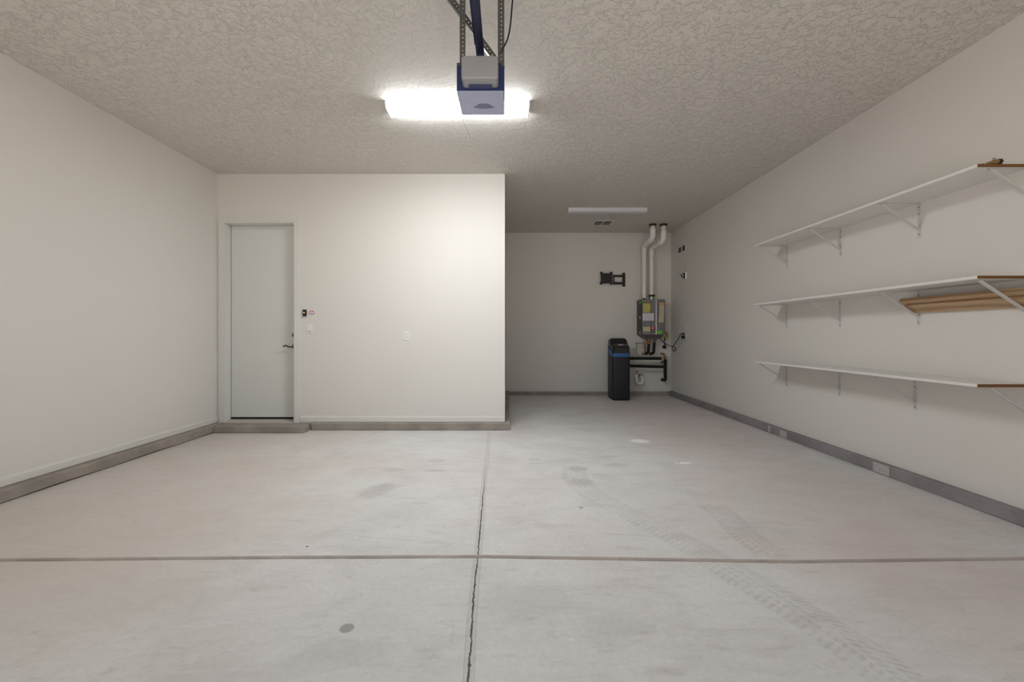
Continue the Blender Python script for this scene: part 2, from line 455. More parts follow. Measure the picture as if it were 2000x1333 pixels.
def spline(pts, n=8):
    P = [Vector(p) for p in pts]; P = [P[0] * 2 - P[1]] + P + [P[-1] * 2 - P[-2]]
    out = []
    for i in range(1, len(P) - 2):
        for k in range(n):
            t = k / n; a, b, c, d = P[i - 1:i + 3]
            out.append(.5 * ((2 * b) + (c - a) * t + (2 * a - 5 * b + 4 * c - d) * t * t + (3 * b - a - 3 * c + d) * t ** 3))
    out.append(P[-2]); return out

# ------------------------------------------------------------------ dimensions
XL, XR, XA = -3.57, 3.19, -.025          # left wall, right wall, alcove's left side
DW, DB, DF = 5.46, 8.60, -1.0            # door wall, far wall, garage opening
H = 3.156; CZ = .088                     # ceiling, curb height
CW = .06                                 # curb projection

# floor with its tooled cross joint
JN = [(-3.75, 2.276), (-2.62, 2.288), (-1.31, 2.314), (-.135, 2.325), (.692, 2.298), (1.473, 2.272), (2.693, 2.303), (3.35, 2.31)]
def jy(x):
    for (a, ya), (b, yb) in zip(JN, JN[1:]):
        if x <= b: return ya + (yb - ya) * (x - a) / (b - a)
    return JN[-1][1]
xs = [XL - .15 + (XR - XL + .3) * i / 220 for i in range(221)]
rows = []
prof = [(-9, 0), (-.017, 0), (-.0155, -.004), (-.013, -.014), (-.0075, -.0135), (.0, -.009), (.007, -.0045), (.013, -.0015), (.019, 0), (9, 0)]
random.seed(11); jit = [random.uniform(-.0012, .0012) for _ in xs]
for dy, z in prof:
    if dy == -9: rows.append([(x, DF - .1, 0) for x in xs])
    elif dy == 9: rows.append([(x, DB + .15, 0) for x in xs])
    else: rows.append([(x, jy(x) + dy + jit[i] * (1 if dy < .01 else .5), z) for i, x in enumerate(xs)])
m = MB(); m.sheet(rows)
fl = struct('floor', m, M['floor'])
fl.data.materials.append(M['groove']); fl.data.materials.append(M['groove_dark'])
nf = 220
for f in fl.data.polygons:
    r_ = f.index // nf
    if 1 <= r_ <= 4: f.material_index = 2
    elif 5 <= r_ <= 7: f.material_index = 1
m = MB(); m.box(XL - .15, XR + .15, DF - .1, DB + .15, -.12, -.03); struct('floor_slab_base', m, M['curb'])

m = MB(); m.box(XL - .12, XR + .12, DF - .12, DB + .12, H, H + .12); struct('ceiling', m, M['ceil'])
m = MB(); m.box(XL - .12, XL, DF - .12, DW + .25, 0, H); struct('wall_left', m, M['wall'])
m = MB(); m.box(XR, XR + .12, DF - .12, DB + .12, 0, H); struct('wall_right', m, M['wall'])
m = MB(); m.box(XA - .14, XR, DB, DB + .12, 0, H); struct('wall_back', m, M['wall'])
OX0, OX1, OZ = -3.484, -2.627, 2.549
m = MB(); m.box(XL, OX0, DW, DW + .14, 0, H); m.box(OX0, OX1, DW, DW + .14, OZ, H); m.box(OX1, XA, DW, DW + .14, 0, H, 0)
m.box(XA - .14, XA, DW + .14, DB, 0, H)
m.box(OX0, OX1, DW, DW + .14, 0, .075)
struct('wall_middle', m, M['wall'])
m = MB(); m.box(XL, -2.60, DF - .12, DF, 0, H); m.box(2.28, XR, DF - .12, DF, 0, H); m.box(-2.60, 2.28, DF - .12, DF, 2.35, H)
struct('wall_front', m, M['wall'])
m = MB(); m.box(XL - .1, OX1 + .5, DW + .3, DW + .36, 0, H); struct('wall_beyond_door', m, M['wall'])

# curbs (concrete stem wall) and baseboards
def wavy_curb(x0, x1, y0, y1, z1, long_axis, n=60, seed=1, gap=0):
    random.seed(seed); mb = MB(); rr = []
    for i in range(n + 1):
        t = i / n; j = random.uniform(-.0012, .0012); gz = gap * (.45 + .55 * math.sin(i * .37 + seed) ** 2) + abs(j)
        if long_axis == 'y':
            y = y0 + (y1 - y0) * t
            rr.append([(x0, y, gz), (x1 + j, y, gz), (x1 + j, y, z1 - .006 + j), (x1 - .006 * (1 if x1 > x0 else -1) + j, y, z1 + j), (x0, y, z1)])
        else:
            x = x0 + (x1 - x0) * t
            rr.append([(x, y1, gz), (x, y0 + j, gz), (x, y0 + j, z1 - .006 + j), (x, y0 + .006 + j, z1 + j), (x, y1, z1)])
    mb.rings(rr); return mb
struct('trim_1', wavy_curb(XL, XL + .082, DF, DW - .0, CZ, 'y', seed=2, gap=.012), M['curb'])
mc = wavy_curb(-2.38, XA + CW, DW - CW + .01, DW, CZ, 'x', seed=3, gap=.006); struct('trim_2', mc, M['curb'])
struct('trim_3', wavy_curb(XR, XR - CW, DF, DB - CW, CZ, 'y', seed=4, n=90, gap=.004), M['curb_paint'])
struct('trim_4', wavy_curb(XA + CW, XR, DB - CW, DB, .068, 'x', seed=5), M['curb'])
struct('trim_5', wavy_curb(XA, XA + CW, DW, DB - CW, CZ, 'y', seed=6), M['curb'])
def baseb(mb, axis, a0, a1, w, sgn, z0, h=.068):
    pr = [(w, z0), (w + sgn * .009, z0), (w + sgn * .009, z0 + h * .72), (w + sgn * .006, z0 + h * .86), (w + sgn * .003, z0 + h), (w, z0 + h)]
    mb.prism(pr if axis == 'y' else pr, axis, a0, a1)
m = MB(); baseb(m, 'y', DF, DW, XL, 1, CZ + .006); struct('baseboard_left', m, M['base'])
m = MB(); baseb(m, 'x', -2.545, XA - .0, DW, -1, CZ + .006, .074); struct('baseboard_middle', m, M['base'])

# patch lumps on right curb
m = MB(); m.box(XR - CW - .004, XR - CW + .002, 3.62, 3.78, .004, .086, .002); m.box(XR - CW - .005, XR - CW + .002, 4.95, 5.06, .004, .08, .002); m.box(XR - CW - .005, XR - CW + .002, 5.25, 5.30, .004, .084, .002)
struct('trim_6', m, plain('pale_mortar_patch', (.45, .43, .42), .85, var=.4, scale=30, bump=.6, bscale=50))

# door step
m = MB(); m.box(XL + .084, -2.41, 5.245, DW, 0, .078, .008)
finish(obj('concrete_step', m, M['curb']), 'low bare concrete step on the floor in front of the white door', 'step')

# ------------------------------------------------------------------ door
d1 = thing('door_1', (OX0, 5.585, .08), None, None); d1['kind'] = 'structure'
m = MB(); m.box(OX0 + .003, OX0 + .90, 5.585, 5.629, .13, 2.546, .002); obj('door_slab', m, M['door'], d1)
m = MB(); m.box(OX0 + .003, OX1 - .0, 5.59, 5.625, .098, .13); obj('door_sweep', m, M['rubber'], d1)
m = MB()
m.box(OX0, OX0 + .0025, DW - .005, 5.584, .09, OZ)
m.box(OX1 - .0025, OX1, DW - .005, 5.584, .09, OZ)
m.box(OX0, OX1, DW - .005, 5.584, OZ - .0025, OZ); obj('door_jamb', m, M['trim'], d1)
m = MB(); m.box(OX0 + .0005, OX0 + .004, 5.581, 5.6, .1, OZ); m.box(OX0 + .004, OX1, 5.581, 5.6, OZ - .0035, OZ); obj('weather_strip', m, M['rubber'], d1)
m = MB(); m.prism([(DW - .02, .0785), (5.60, .0785), (5.60, .104), (DW + .03, .094), (DW - .02, .088)], 'x', OX0 + .003, OX1 - .003)
obj('threshold', m, plain('weathered_threshold', (.50, .47, .43), .6, var=.1), d1)
def casing(mb, x0, x1, inner):
    # moulded profile swept as prisms; x0..x1 outer to inner
    for a, b, t in ((0, .25, .012), (.25, .32, .017), (.32, .72, .014), (.72, .8, .018), (.8, 1, .010)):
        xa, xb = x0 + (x1 - x0) * a, x0 + (x1 - x0) * b
        mb.box(min(xa, xb), max(xa, xb), DW - t, DW, .082, OZ + .066 * (1 - b))
m = MB(); casing(m, -3.555, OX0 + .004, 1); casing(m, -2.558, OX1 - .002, 1)
for a, b, t in ((0, .25, .012), (.25, .32, .017), (.32, .72, .014), (.72, .8, .018), (.8, 1, .010)):
    hh = .066
    m.box(-3.555 + .075 * a, -2.558 - .067 * a, DW - t, DW, OZ + hh * (1 - b), OZ + hh * (1 - a))
obj('door_casing', m, M['trim'], d1)
# lever and bolt
m = MB(); m.tube([(-2.675, 5.585, 1.022), (-2.675, 5.575, 1.022), (-2.675, 5.572, 1.022)], [.033, .032, .026], 24)
m.tube([(-2.675, 5.574, 1.022), (-2.675, 5.53, 1.022)], .011, 12)
m.tube(spline([(-2.665, 5.528, 1.019), (-2.70, 5.525, 1.015), (-2.735, 5.522, 1.024), (-2.758, 5.522, 1.034), (-2.78, 5.524, 1.030), (-2.792, 5.526, 1.018)]), [.011] + [.009] * 39 + [.006], 10)
dl = obj('door_lever', m, M['bronze'], d1, smooth=True); dl['label'] = 'dark bronze lever handle'
m = MB(); m.tube([(-2.675, 5.585, 1.165), (-2.675, 5.572, 1.165), (-2.675, 5.568, 1.165)], [.032, .031, .022], 24)
m.box(-2.679, -2.671, 5.556, 5.570, 1.152, 1.178, .002)
db = obj('deadbolt', m, M['bronze'], d1, smooth=True); db['label'] = 'round dark bronze deadbolt'

# ------------------------------------------------------------------ things on the door wall
oc = thing('wall_button', (-2.488, DW, 1.40), 'black push button beside the door casing, glowing amber', 'button')
m = MB(); m.box(-2.511, -2.468, DW - .028, DW, 1.398, 1.479, .006); obj('button_housing', m, M['black'], oc)
m = MB(); m.tube([(-2.490, DW - .0285, 1.441), (-2.490, DW - .033, 1.441)], .0085, 16); obj('button', m, M['amber'], oc)
ws = thing('warning_sign', (-2.415, DW, 1.40), 'tiny white and red notice stuck right of the black button', 'sign')
m = MB(); m.box(-2.464, -2.355, DW - .0015, DW, 1.402, 1.478); obj('sign_sheet', m, M['white_plastic'], ws)
m = MB()
cx = -2.407
top = [(cx + .034 * math.cos(a) * 1.0, 1.452 + .016 * math.sin(a)) for a in [math.radians(t) for t in range(160, 15, -12)]]
bot = [(cx + .034 * math.cos(a), 1.452 + .016 * math.sin(a) - .010) for a in [math.radians(t) for t in range(20, 165, 12)]]
m.prism(top + bot, 'y', DW - .0022, DW - .0016)
m.box(-2.455, -2.36, DW - .0022, DW - .0016, 1.4345, 1.4405)
obj('red_print', m, M['pink'], ws)
m = MB()
for z, a, b in ((1.4285, -2.452, -2.432), (1.4285, -2.428, -2.40), (1.4285, -2.396, -2.366), (1.422, -2.446, -2.42), (1.422, -2.416, -2.395), (1.422, -2.39, -2.374), (1.414, -2.44, -2.378)):
    m.box(a, b, DW - .0022, DW - .0016, z - .0018, z + .0018)
obj('small_print', m, plain('grey_print', (.25, .2, .22), .6), ws)

def plate(name, x, z, w, h, label, cat, kind, y=DW):
    t = thing(name, (x, y, z - h / 2), label, cat)
    mb = MB(); mb.box(x - w / 2, x + w / 2, y - .007, y, z - h / 2, z + h / 2, .0028); obj('cover_plate', mb, M['white_plastic'] if y == DW else M['plate'], t)
    return t
t = plate('light_switch', -2.432, 1.248, .074, .118, 'white light switch on the wall right of the door, below the black button', 'switch', 0)
m = MB(); m.prism([(DW - .0075, 1.214), (DW - .012, 1.216), (DW - .008, 1.282), (DW - .0075, 1.283)], 'x', -2.448, -2.417); obj('rocker', m, M['white_plastic'], t)
m = MB(); m.box(-2.446, -2.419, DW - .0085, DW - .007, 1.207, 1.2125); obj('rocker_gap', m, M['dark_slot'], t)
def outlet(x, z, label, y=DW):
    t = plate('wall_outlet', x, z, .072, .117, label, 'outlet', 0, y)
    for k in (-1, 1):
        mb = MB(); mb.tube([(x, y - .007, z + k * .0195), (x, y - .0088, z + k * .0195)], [.0165, .0160], 20)
        s_ = obj('socket', mb, M['white_plastic'] if y == DW else M['plate'], t, smooth=True)
        mb = MB()
        mb.box(x - .0075, x - .0052, y - .0094, y - .0085, z + k * .0195 - .001, z + k * .0195 + .008)
        mb.box(x + .0052, x + .0075, y - .0094, y - .0085, z + k * .0195 - .001, z + k * .0195 + .007)
        mb.tube([(x, y - .0085, z + k * .0195 - .008), (x, y - .0094, z + k * .0195 - .008)], .003, 8)
        obj('slots', mb, M['dark_slot'], s_)
    return t
outlet(-1.239, 1.160, 'white duplex outlet alone in the middle of the bright wall right of the door')
# far wall plates (origins on the far wall)
outlet(1.161, 1.31, 'white outlet lowest and leftmost on the alcove back wall', DB)
outlet(1.656, 1.772, 'white outlet highest on the alcove back wall, under the black bracket', DB)
t = plate('wall_plate', 2.178, 1.492, .070, .115, 'pale blank plate on the back wall just left of the grey heater', 'wall plate', 0, DB)
m = MB(); m.tube([(2.178, DB - .007, 1.465), (2.178, DB - .012, 1.465)], .006, 10); obj('jack', m, M['greyplastic'], t)

# ------------------------------------------------------------------ shelves
HS = 1.022 + 1.165
SX0 = XR - .33
shelf_specs = [(2.187, 'topmost', 'topmost long white wall shelf with brown cut end, small brass fitting on it'),
               (1.508, 'middle', 'middle long white wall shelf with pine boards tucked in its brackets'),
               (.847, 'lowest', 'lowest long white wall shelf, its empty top surface seen from above')]
for z, nm, lab in shelf_specs:
    t = thing('wall_shelf', ((SX0 + XR) / 2, 3.9, z), lab, 'shelf', 'long white wall shelves')
    m = MB(); m.box(SX0, XR, 2.691, 5.12, z, z + .0195, .0012, 1); obj('shelf_board', m, M['shelf'], t)
    m = MB(); m.box(SX0 + .002, XR, 2.689, 2.6915, z + .0005, z + .019); e = obj('cut_edge', m, M['rawedge'], t); e['label'] = 'brown raw cut end of the board'
# bracket prototype: origin at wall, underside of shelf
def make_bracket(loc):
    t = thing('shelf_bracket', loc, '', 'bracket', 'white steel shelf brackets')
    L = Vector(loc)
    def ob(name, mb, mat, par=None, **k):
        for v in mb.bm.verts: v.co += L
        return obj(name, mb, mat, par or t, **k)
    m = MB(); m.box(-.0035, 0, -.014, .014, -.267, -.004, .0015, 1); rail = ob('wall_rail', m, M['bracket'])
    m = MB(); m.box(-.318, 0, -.0095, .0095, -.0035, 0, .001, 1); ob('arm', m, M['bracket'])
    m = MB(); m.bar((-.302, 0, -.009), (-.006, 0, -.202), .020, .009, (.55, 0, .83))
    ob('diagonal_brace', m, M['bracket'])
    for z in (-.034, -.086, -.243):
        mb = MB(); mb.tube([(-.0034, 0, z), (-.0052, 0, z)], .0042, 10); ob('screw', mb, M['screw'], rail)
    return t
br0 = make_bracket((XR, 5.03, 2.187))
ypos = {0: (5.03, 4.225, 3.42, 2.705), 1: (5.04, 4.235, 3.425, 2.705), 2: (5.04, 4.24, 3.455, 2.705)}
ordw = ['at the far end of', 'second from the far end under', 'third from the far end under', 'nearest the viewer under']
snm = ['the topmost shelf', 'the middle shelf', 'the lowest shelf']
first = True
for si, (z, nm, lab) in enumerate(shelf_specs):
    for bi, y in enumerate(ypos[si]):
        o = br0 if first else copy_tree(br0)
        first = False
        o.location = (XR, y, z)
        o.scale = (.8, 1, .8) if bi == 3 and si != 1 else (1, 1, 1)      # the nearest ones are a size smaller
        o['label'] = 'white steel shelf bracket ' + ordw[bi] + ' ' + snm[si]
        if si == 1 and bi in (2, 3):
            o['label'] = 'white steel bracket under the middle shelf ' + ('holding the far end of the pine boards' if bi == 2 else 'nearest the viewer, crossing the pine boards')

# pine boards lying on the braces of the middle shelf
u = Vector((.838, 0, -.545)); nn = Vector((.545, 0, .838)); z0 = 1.508
def board(P, w, th, y0, y1, label, c=.004):
    P = Vector((XR + P[0], 0, z0 + P[1]))
    q = [(c, 0), (w - c, 0), (w, c), (w, th - c), (w - c, th), (c, th), (0, th - c), (0, c)]
    pr = [((P + u * a + nn * b).x, (P + u * a + nn * b).z) for a, b in q]
    mb = MB(); mb.prism(pr, 'y', y0, y1)
    return finish(obj('pine_board', mb, M['wood']), label, 'board', 'pine boards on the middle shelf brackets')
board((-.100, -.120), .100, .019, 1.75, 3.445, 'lower, wider pine board resting on the brackets under the middle shelf')
board((-.118, -.084), .089, .036, 1.72, 3.47, 'upper narrow pine board lying on top of the wider one under the middle shelf', .006)

# small fitting on the top shelf
ht = thing('hose_fitting', (3.0, 2.74, 2.2065), 'small brass fitting with black ribbed knob on the topmost shelf near its cut end', 'fitting')
zt = 2.2065
m = MB(); m.tube([(2.925, 2.70, zt + .009), (2.95, 2.70, zt + .012), (2.975, 2.70, zt + .017), (2.993, 2.70, zt + .019)], [.004, .008, .013, .015], 14); obj('nozzle', m, M['brass'], ht, smooth=True)
m = MB()
gear = []
for k in range(24):
    a = 2 * PI * k / 24; r = .0175 if k % 4 < 2 else .014
    gear.append((2.70 + r * math.cos(a), zt + .018 + r * math.sin(a)))
m.prism(gear, 'x', 2.993, 3.014); obj('knob', m, M['black'], ht)
m = MB(); m.tube(spline([(2.975, 2.71, zt + .03), (2.98, 2.71, zt + .042), (2.992, 2.712, zt + .043), (2.996, 2.71, zt + .034)]), .0022, 8); obj('ring', m, M['brass'], ht)
m = MB(); m.tube(spline([(2.925, 2.70, zt + .009), (2.90, 2.70, zt + .006), (2.88, 2.705, zt + .002)]), .002, 8); obj('wire', m, M['greyplastic'], ht)

# ------------------------------------------------------------------ ceiling lights
def lamp(x0, x1, y0, y1, h, label, lit):
    t = thing('ceiling_light', ((x0 + x1) / 2, (y0 + y1) / 2, H), label, 'ceiling light', 'four foot wraparound ceiling lights')
    mb = MB(); mb.box(x0, x1, y0 + .004, y1 - .004, H - .012, H, .001, 1); obj('housing', mb, M['tube_white'], t)
    g0 = .010
    mb = MB()
    pr = [(y0, H - .0125), (y0 + .002, H - .040), (y0 + .018, H - .056), ((y0 + y1) / 2 - .02, H - .060), ((y0 + y1) / 2, H - .056), ((y0 + y1) / 2 + .02, H - .060), (y1 - .018, H - .056), (y1 - .002, H - .040), (y1, H - .0125)]
    mb.prism(pr, 'x', x0 + g0, x1 - g0); ln = obj('lens', mb, M['lamp'] if lit else M['fix2_lens'], t)
    if lit:
        ln.data.materials.append(M['lamp_side'])
        for p in ln.data.polygons:
            if p.normal.z > -.8: p.material_index = 1
    for a, b in ((x0, x0 + g0), (x1 - g0, x1)):
        mb = MB(); mb.prism([(y0 - .003, H - .0125), (y0 - .001, H - .042), (y0 + .017, H - .062), (y1 - .017, H - .062), (y1 + .001, H - .042), (y1 + .003, H - .0125)], 'x', a, b)
        obj('end_cap', mb, M['tube_white'], t)
    return t
lamp(-1.035, .195, 3.745, 3.945, .05, 'lit white ceiling light glowing behind the garage door opener motor', True)
lamp(.962, 2.19, 6.90, 7.06, .05, 'unlit white ceiling light over the back alcove', False)

m = MB(); m.tube(spline([(-.390, 3.99, H), (-.396, 4.02, H - .006), (-.402, 4.10, H - .012), (-.395, 4.20, H - .008), (-.375, 4.32, H - .014), (-.368, 4.42, H - .02)]), .0016, 6)
finish(obj('stray_wire', m, M['greyplastic']), 'thin stray wire dangling from ceiling behind the lit ceiling light', 'wire')

# ------------------------------------------------------------------ opener
s1 = 354.
ux0, ux1 = (892 - 990) / s1, (985 - 990) / s1
uz0, uz1 = 1.165 + 477 / s1, 1.165 + 533 / s1
uy0, uy1 = 2.44, 2.705
go = thing('garage_door_opener', ((ux0 + ux1) / 2, 2.57, uz0), 'dark blue garage door opener motor with grey lens cover hanging from the ceiling', 'garage door opener')
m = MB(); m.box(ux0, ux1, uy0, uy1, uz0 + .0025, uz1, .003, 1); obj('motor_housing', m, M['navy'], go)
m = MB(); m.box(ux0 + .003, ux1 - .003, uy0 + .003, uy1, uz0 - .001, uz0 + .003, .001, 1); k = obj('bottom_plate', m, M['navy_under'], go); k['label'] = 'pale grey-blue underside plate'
lx0, lx1 = (901 - 990) / 366., (973 - 990) / 366.
m = MB()
def lensring(y, z0_, z1_, ins, n=6, r=.016):
    pts = []
    for cx_, cz_, a0 in ((lx1 - ins - r, z1_ - r, 0), (lx0 + ins + r, z1_ - r, 90), (lx0 + ins + r, z0_ + r, 180), (lx1 - ins - r, z0_ + r, 270)):
        for i in range(n + 1):
            a = math.radians(a0 + 90 * i / n); pts.append((cx_ + r * math.cos(a), y, cz_ + r * math.sin(a)))
    return pts
lz0, lz1 = 1.165 + 500 / 366., 1.165 + 547 / 366.
m.rings([lensring(2.357, lz0 + .012, lz1 - .010, .010), lensring(2.3595, lz0 + .005, lz1 - .004, .004), lensring(2.366, lz0, lz1, 0), lensring(uy0 - .002, lz0 - .002, lz1 + .001, 0)])
k = obj('light_lens', m, M['lens_cover'], go, smooth=True); k['label'] = 'frosted grey lens cover'
m = MB(); m.box(lx0 + .035, lx1 - .035, 2.405, uy0, lz0 - .012, lz0 - .002, .004); obj('lens_lip', m, M['navy'], go)
for sx in (ux0 + .012, ux1 - .012):
    m = MB(); m.box(sx - .01, sx + .01, uy0 - .004, uy0 + .002, uz1 - .022, uz1 - .004, .002); m.tube([(sx, uy0 - .004, uz1 - .012), (sx, uy0 - .010, uz1 - .012)], .005, 6); obj('hanger_tab', m, M['galv'], go)
# rail toward the garage door
m = MB(); rx0, rx1, rz0 = -.171, -.127, 2.733
m.box(rx0, rx1, DF + .05, 2.52, rz0, rz0 + .003); m.box(rx0 + .012, rx1 - .012, DF + .05, 2.52, rz0 + .003, rz0 + .030); 
m.box(rx1 - .002, rx1, DF + .05, 2.52, rz0, rz0 + .010); m.box(rx0, rx0 + .002, DF + .05, 2.52, rz0, rz0 + .010)
m.box(rx0 + .004, rx1 - .004, 2.46, 2.60, uz1, rz0)
obj('rail', m, M['rail'], go)
random.seed(5)
m = MB(); 
for k_ in range(60): m.box(rx0 - .0045, rx0 + .001, 1.2 + .02 * k_, 1.212 + .02 * k_, rz0 + .003, rz0 + .012)
obj('drive_chain', m, M['rail'], go)
# hanging straps: perforated angle iron
def strap(x, y, zb, zt_, wx, name='hanger_strap'):
    mb = MB(); mb.perforated((x, y, zb), (0, 0, 1), (1, 0, 0), zt_ - zb, wx, .0225, .0042, .002)
    mb.box(x - .002 if wx > 0 else x, x, y, y + .026, zb, zt_)
    return obj(name, mb, M['galv'], go)
strap((898.5 - 990) / 352., 2.455, uz1 - .03, H, .030)
strap((973 - 990) / 352., 2.455, uz1 - .03, H, .034)
# diagonal brace
A = Vector((-.035, 2.55, uz1 + .02)); B = Vector((-.375, 2.55, H))
uu = (B - A).normalized(); vv = Vector((uu.z, 0, -uu.x))
m = MB(); m.perforated(A, uu, vv, (B - A).length, .030, .0225, .0042, .002)
m.bar(A + Vector((0, .014, 0)), B + Vector((0, .014, 0)), .002, .028, (0, 1, 0))
obj('diagonal_strap', m, M['galv'], go)
m = MB(); m.tube(spline([(-.045, 2.50, uz1 - .002), (-.040, 2.46, uz1 + .05), (.004, 2.44, 2.80), (.020, 2.43, 2.88), (.03, 2.41, 2.98), (.045, 2.38, 3.10), (.05, 2.36, H)]), .0045, 8)
obj('power_cord', m, M['black'], go, smooth='all')
# release mark on underside
m = MB(); m.rings([[( -.135 + rr_ * .055 * math.cos(a) * (1 + .25 * math.sin(3 * a)), 2.60 + rr_ * .03 * math.sin(a), uz0 - .0012 - .0003 * q) for a in [2 * PI * i / 20 for i in range(20)]] for q, rr_ in ((0, 1), (1, .96))])
obj('scuff_mark', m, plain('scuffed_patch', (.20, .21, .33), .6), go)

# ------------------------------------------------------------------ vents
cv = thing('ceiling_vent', (1.70, 7.83, H), 'white two-panel ceiling vent behind the unlit ceiling light', 'vent')
def vent_frame(mb, pt, w, d, t=.012, f=.022):
    pass
vx0, vx1, vy0, vy1 = 1.525, 1.865, 7.66, 8.00
m = MB(); f = .024; zc = H
m.box(vx0, vx1, vy0, vy0 + f, zc - .008, zc); m.box(vx0, vx1, vy1 - f, vy1, zc - .008, zc)
m.box(vx0, vx0 + f, vy0 + f, vy1 - f, zc - .008, zc); m.box(vx1 - f, vx1, vy0 + f, vy1 - f, zc - .008, zc)
xm = (vx0 + vx1) / 2; m.box(xm - .008, xm + .008, vy0 + f, vy1 - f, zc - .008, zc); obj('vent_frame', m, M['vent'], cv)
m = MB(); m.box(vx0 + f, vx1 - f, vy0 + f, vy1 - f, zc - .0015, zc); obj('backing', m, M['vent_dark'], cv)
for i in range(11):
    y = vy0 + f + .012 + i * .0265
    m = MB(); m.bar((vx0 + f, y, zc - .0045), (vx1 - f, y, zc - .0045), .005, .001, (0, .9, .4)); obj('slat', m, M['vent_slat'], cv)
wv = thing('wall_vent', (XR, 8.05, 2.66), 'small two-panel air vent high on the right wall near the corner', 'vent')
y0, y1, z0v, z1v = 7.88, 8.24, 2.665, 2.80
m = MB(); f = .016
m.box(XR - .008, XR, y0, y1, z0v, z0v + f); m.box(XR - .008, XR, y0, y1, z1v - f, z1v)
m.box(XR - .008, XR, y0, y0 + .022, z0v + f, z1v - f); m.box(XR - .008, XR, y1 - .022, y1, z0v + f, z1v - f)
m.box(XR - .008, XR, (y0 + y1) / 2 - .014, (y0 + y1) / 2 + .014, z0v + f, z1v - f); obj('vent_frame', m, M['vent'], wv)
m = MB(); m.box(XR - .0012, XR, y0 + .02, y1 - .02, z0v + f, z1v - f); obj('backing', m, M['vent_dark'], wv)
for i in range(13):
    y = y0 + .032 + i * .0247
    if abs(y - (y0 + y1) / 2) < .016: continue
    m = MB(); m.bar((XR - .004, y, z0v + f), (XR - .004, y, z1v - f), .0012, .006, (1, .3, 0)); obj('slat', m, M['vent_slat'], wv)

# cable box on right wall
kb = thing('cable_bracket', (XR, 7.88, 2.155), 'small white open cable plate with black cable loop below the wall vent', 'wall plate')
m = MB(); m.box(XR - .028, XR, 7.845, 7.915, 2.165, 2.285, .003); obj('cover_plate', m, M['pvc_clean'], kb)
m = MB(); m.box(XR - .0295, XR - .0275, 7.85, 7.91, 2.172, 2.278); obj('opening', m, M['dark_slot'], kb)
m = MB(); m.tube(spline([(XR - .028, 7.88, 2.25), (XR - .045, 7.90, 2.258), (XR - .068, 7.905, 2.242), (XR - .068, 7.905, 2.212), (XR - .045, 7.90, 2.198), (XR - .028, 7.88, 2.205)]), .0085, 8); obj('cable_loop', m, M['black'], kb, smooth='all')
m = MB(); m.tube(spline([(XR - .07, 7.91, 2.22), (XR - .095, 7.915, 2.26), (XR - .11, 7.92, 2.30)]), .003, 6); m.tube(spline([(XR - .012, 7.89, 2.28), (XR - .006, 7.90, 2.36), (XR - .003, 7.88, 2.44)]), .003, 6); obj('loose_wire', m, M['greyplastic'], kb)

# ------------------------------------------------------------------ monitor mount on back wall
tv = thing('monitor_mount', (2.27, DB, 2.12), 'black folding monitor wall bracket on the alcove back wall', 'wall bracket')
yb = DB
def bx(x): return (x - 990) / 101.3
def bz(y): return 1.165 + (655 - y) / 101.3
m = MB(); m.box(bx(1217), bx(1222.3), yb - .03, yb, bz(559.5), bz(532.5), .004); obj('wall_rail', m, M['black'], tv)
m = MB()
m.box(bx(1198.5), bx(1218), yb - .055, yb - .022, bz(541), bz(537), .004); m.box(bx(1198.5), bx(1218), yb - .055, yb - .022, bz(555.5), bz(551), .004)
m.box(bx(1198.3), bx(1200.3), yb - .055, yb - .022, bz(555), bz(537), .003); obj('folding_arm', m, M['black'], tv)
m = MB(); m.tube([(bx(1196.8), yb - .05, bz(556)), (bx(1196.8), yb - .05, bz(535))], .012, 12); obj('hinge', m, plain('hinge_steel', (.25, .24, .24), .4, .6), tv, smooth=True)
m = MB(); m.box(bx(1173.5), bx(1195.5), yb - .075, yb - .055, bz(554), bz(534), .004)
for cx_, cz_ in ((1174.5, 533.5), (1193.5, 533.5), (1174, 553.5), (1193.5, 554)):
    m.box(bx(cx_ - 2.4), bx(cx_ + 2.6), yb - .080, yb - .055, bz(cz_ + 2.4), bz(cz_ - 2.2), .006)
m.box(bx(1186), bx(1198), yb - .056, yb - .035, bz(548), bz(541), .004)
obj('screen_plate', m, M['black'], tv)

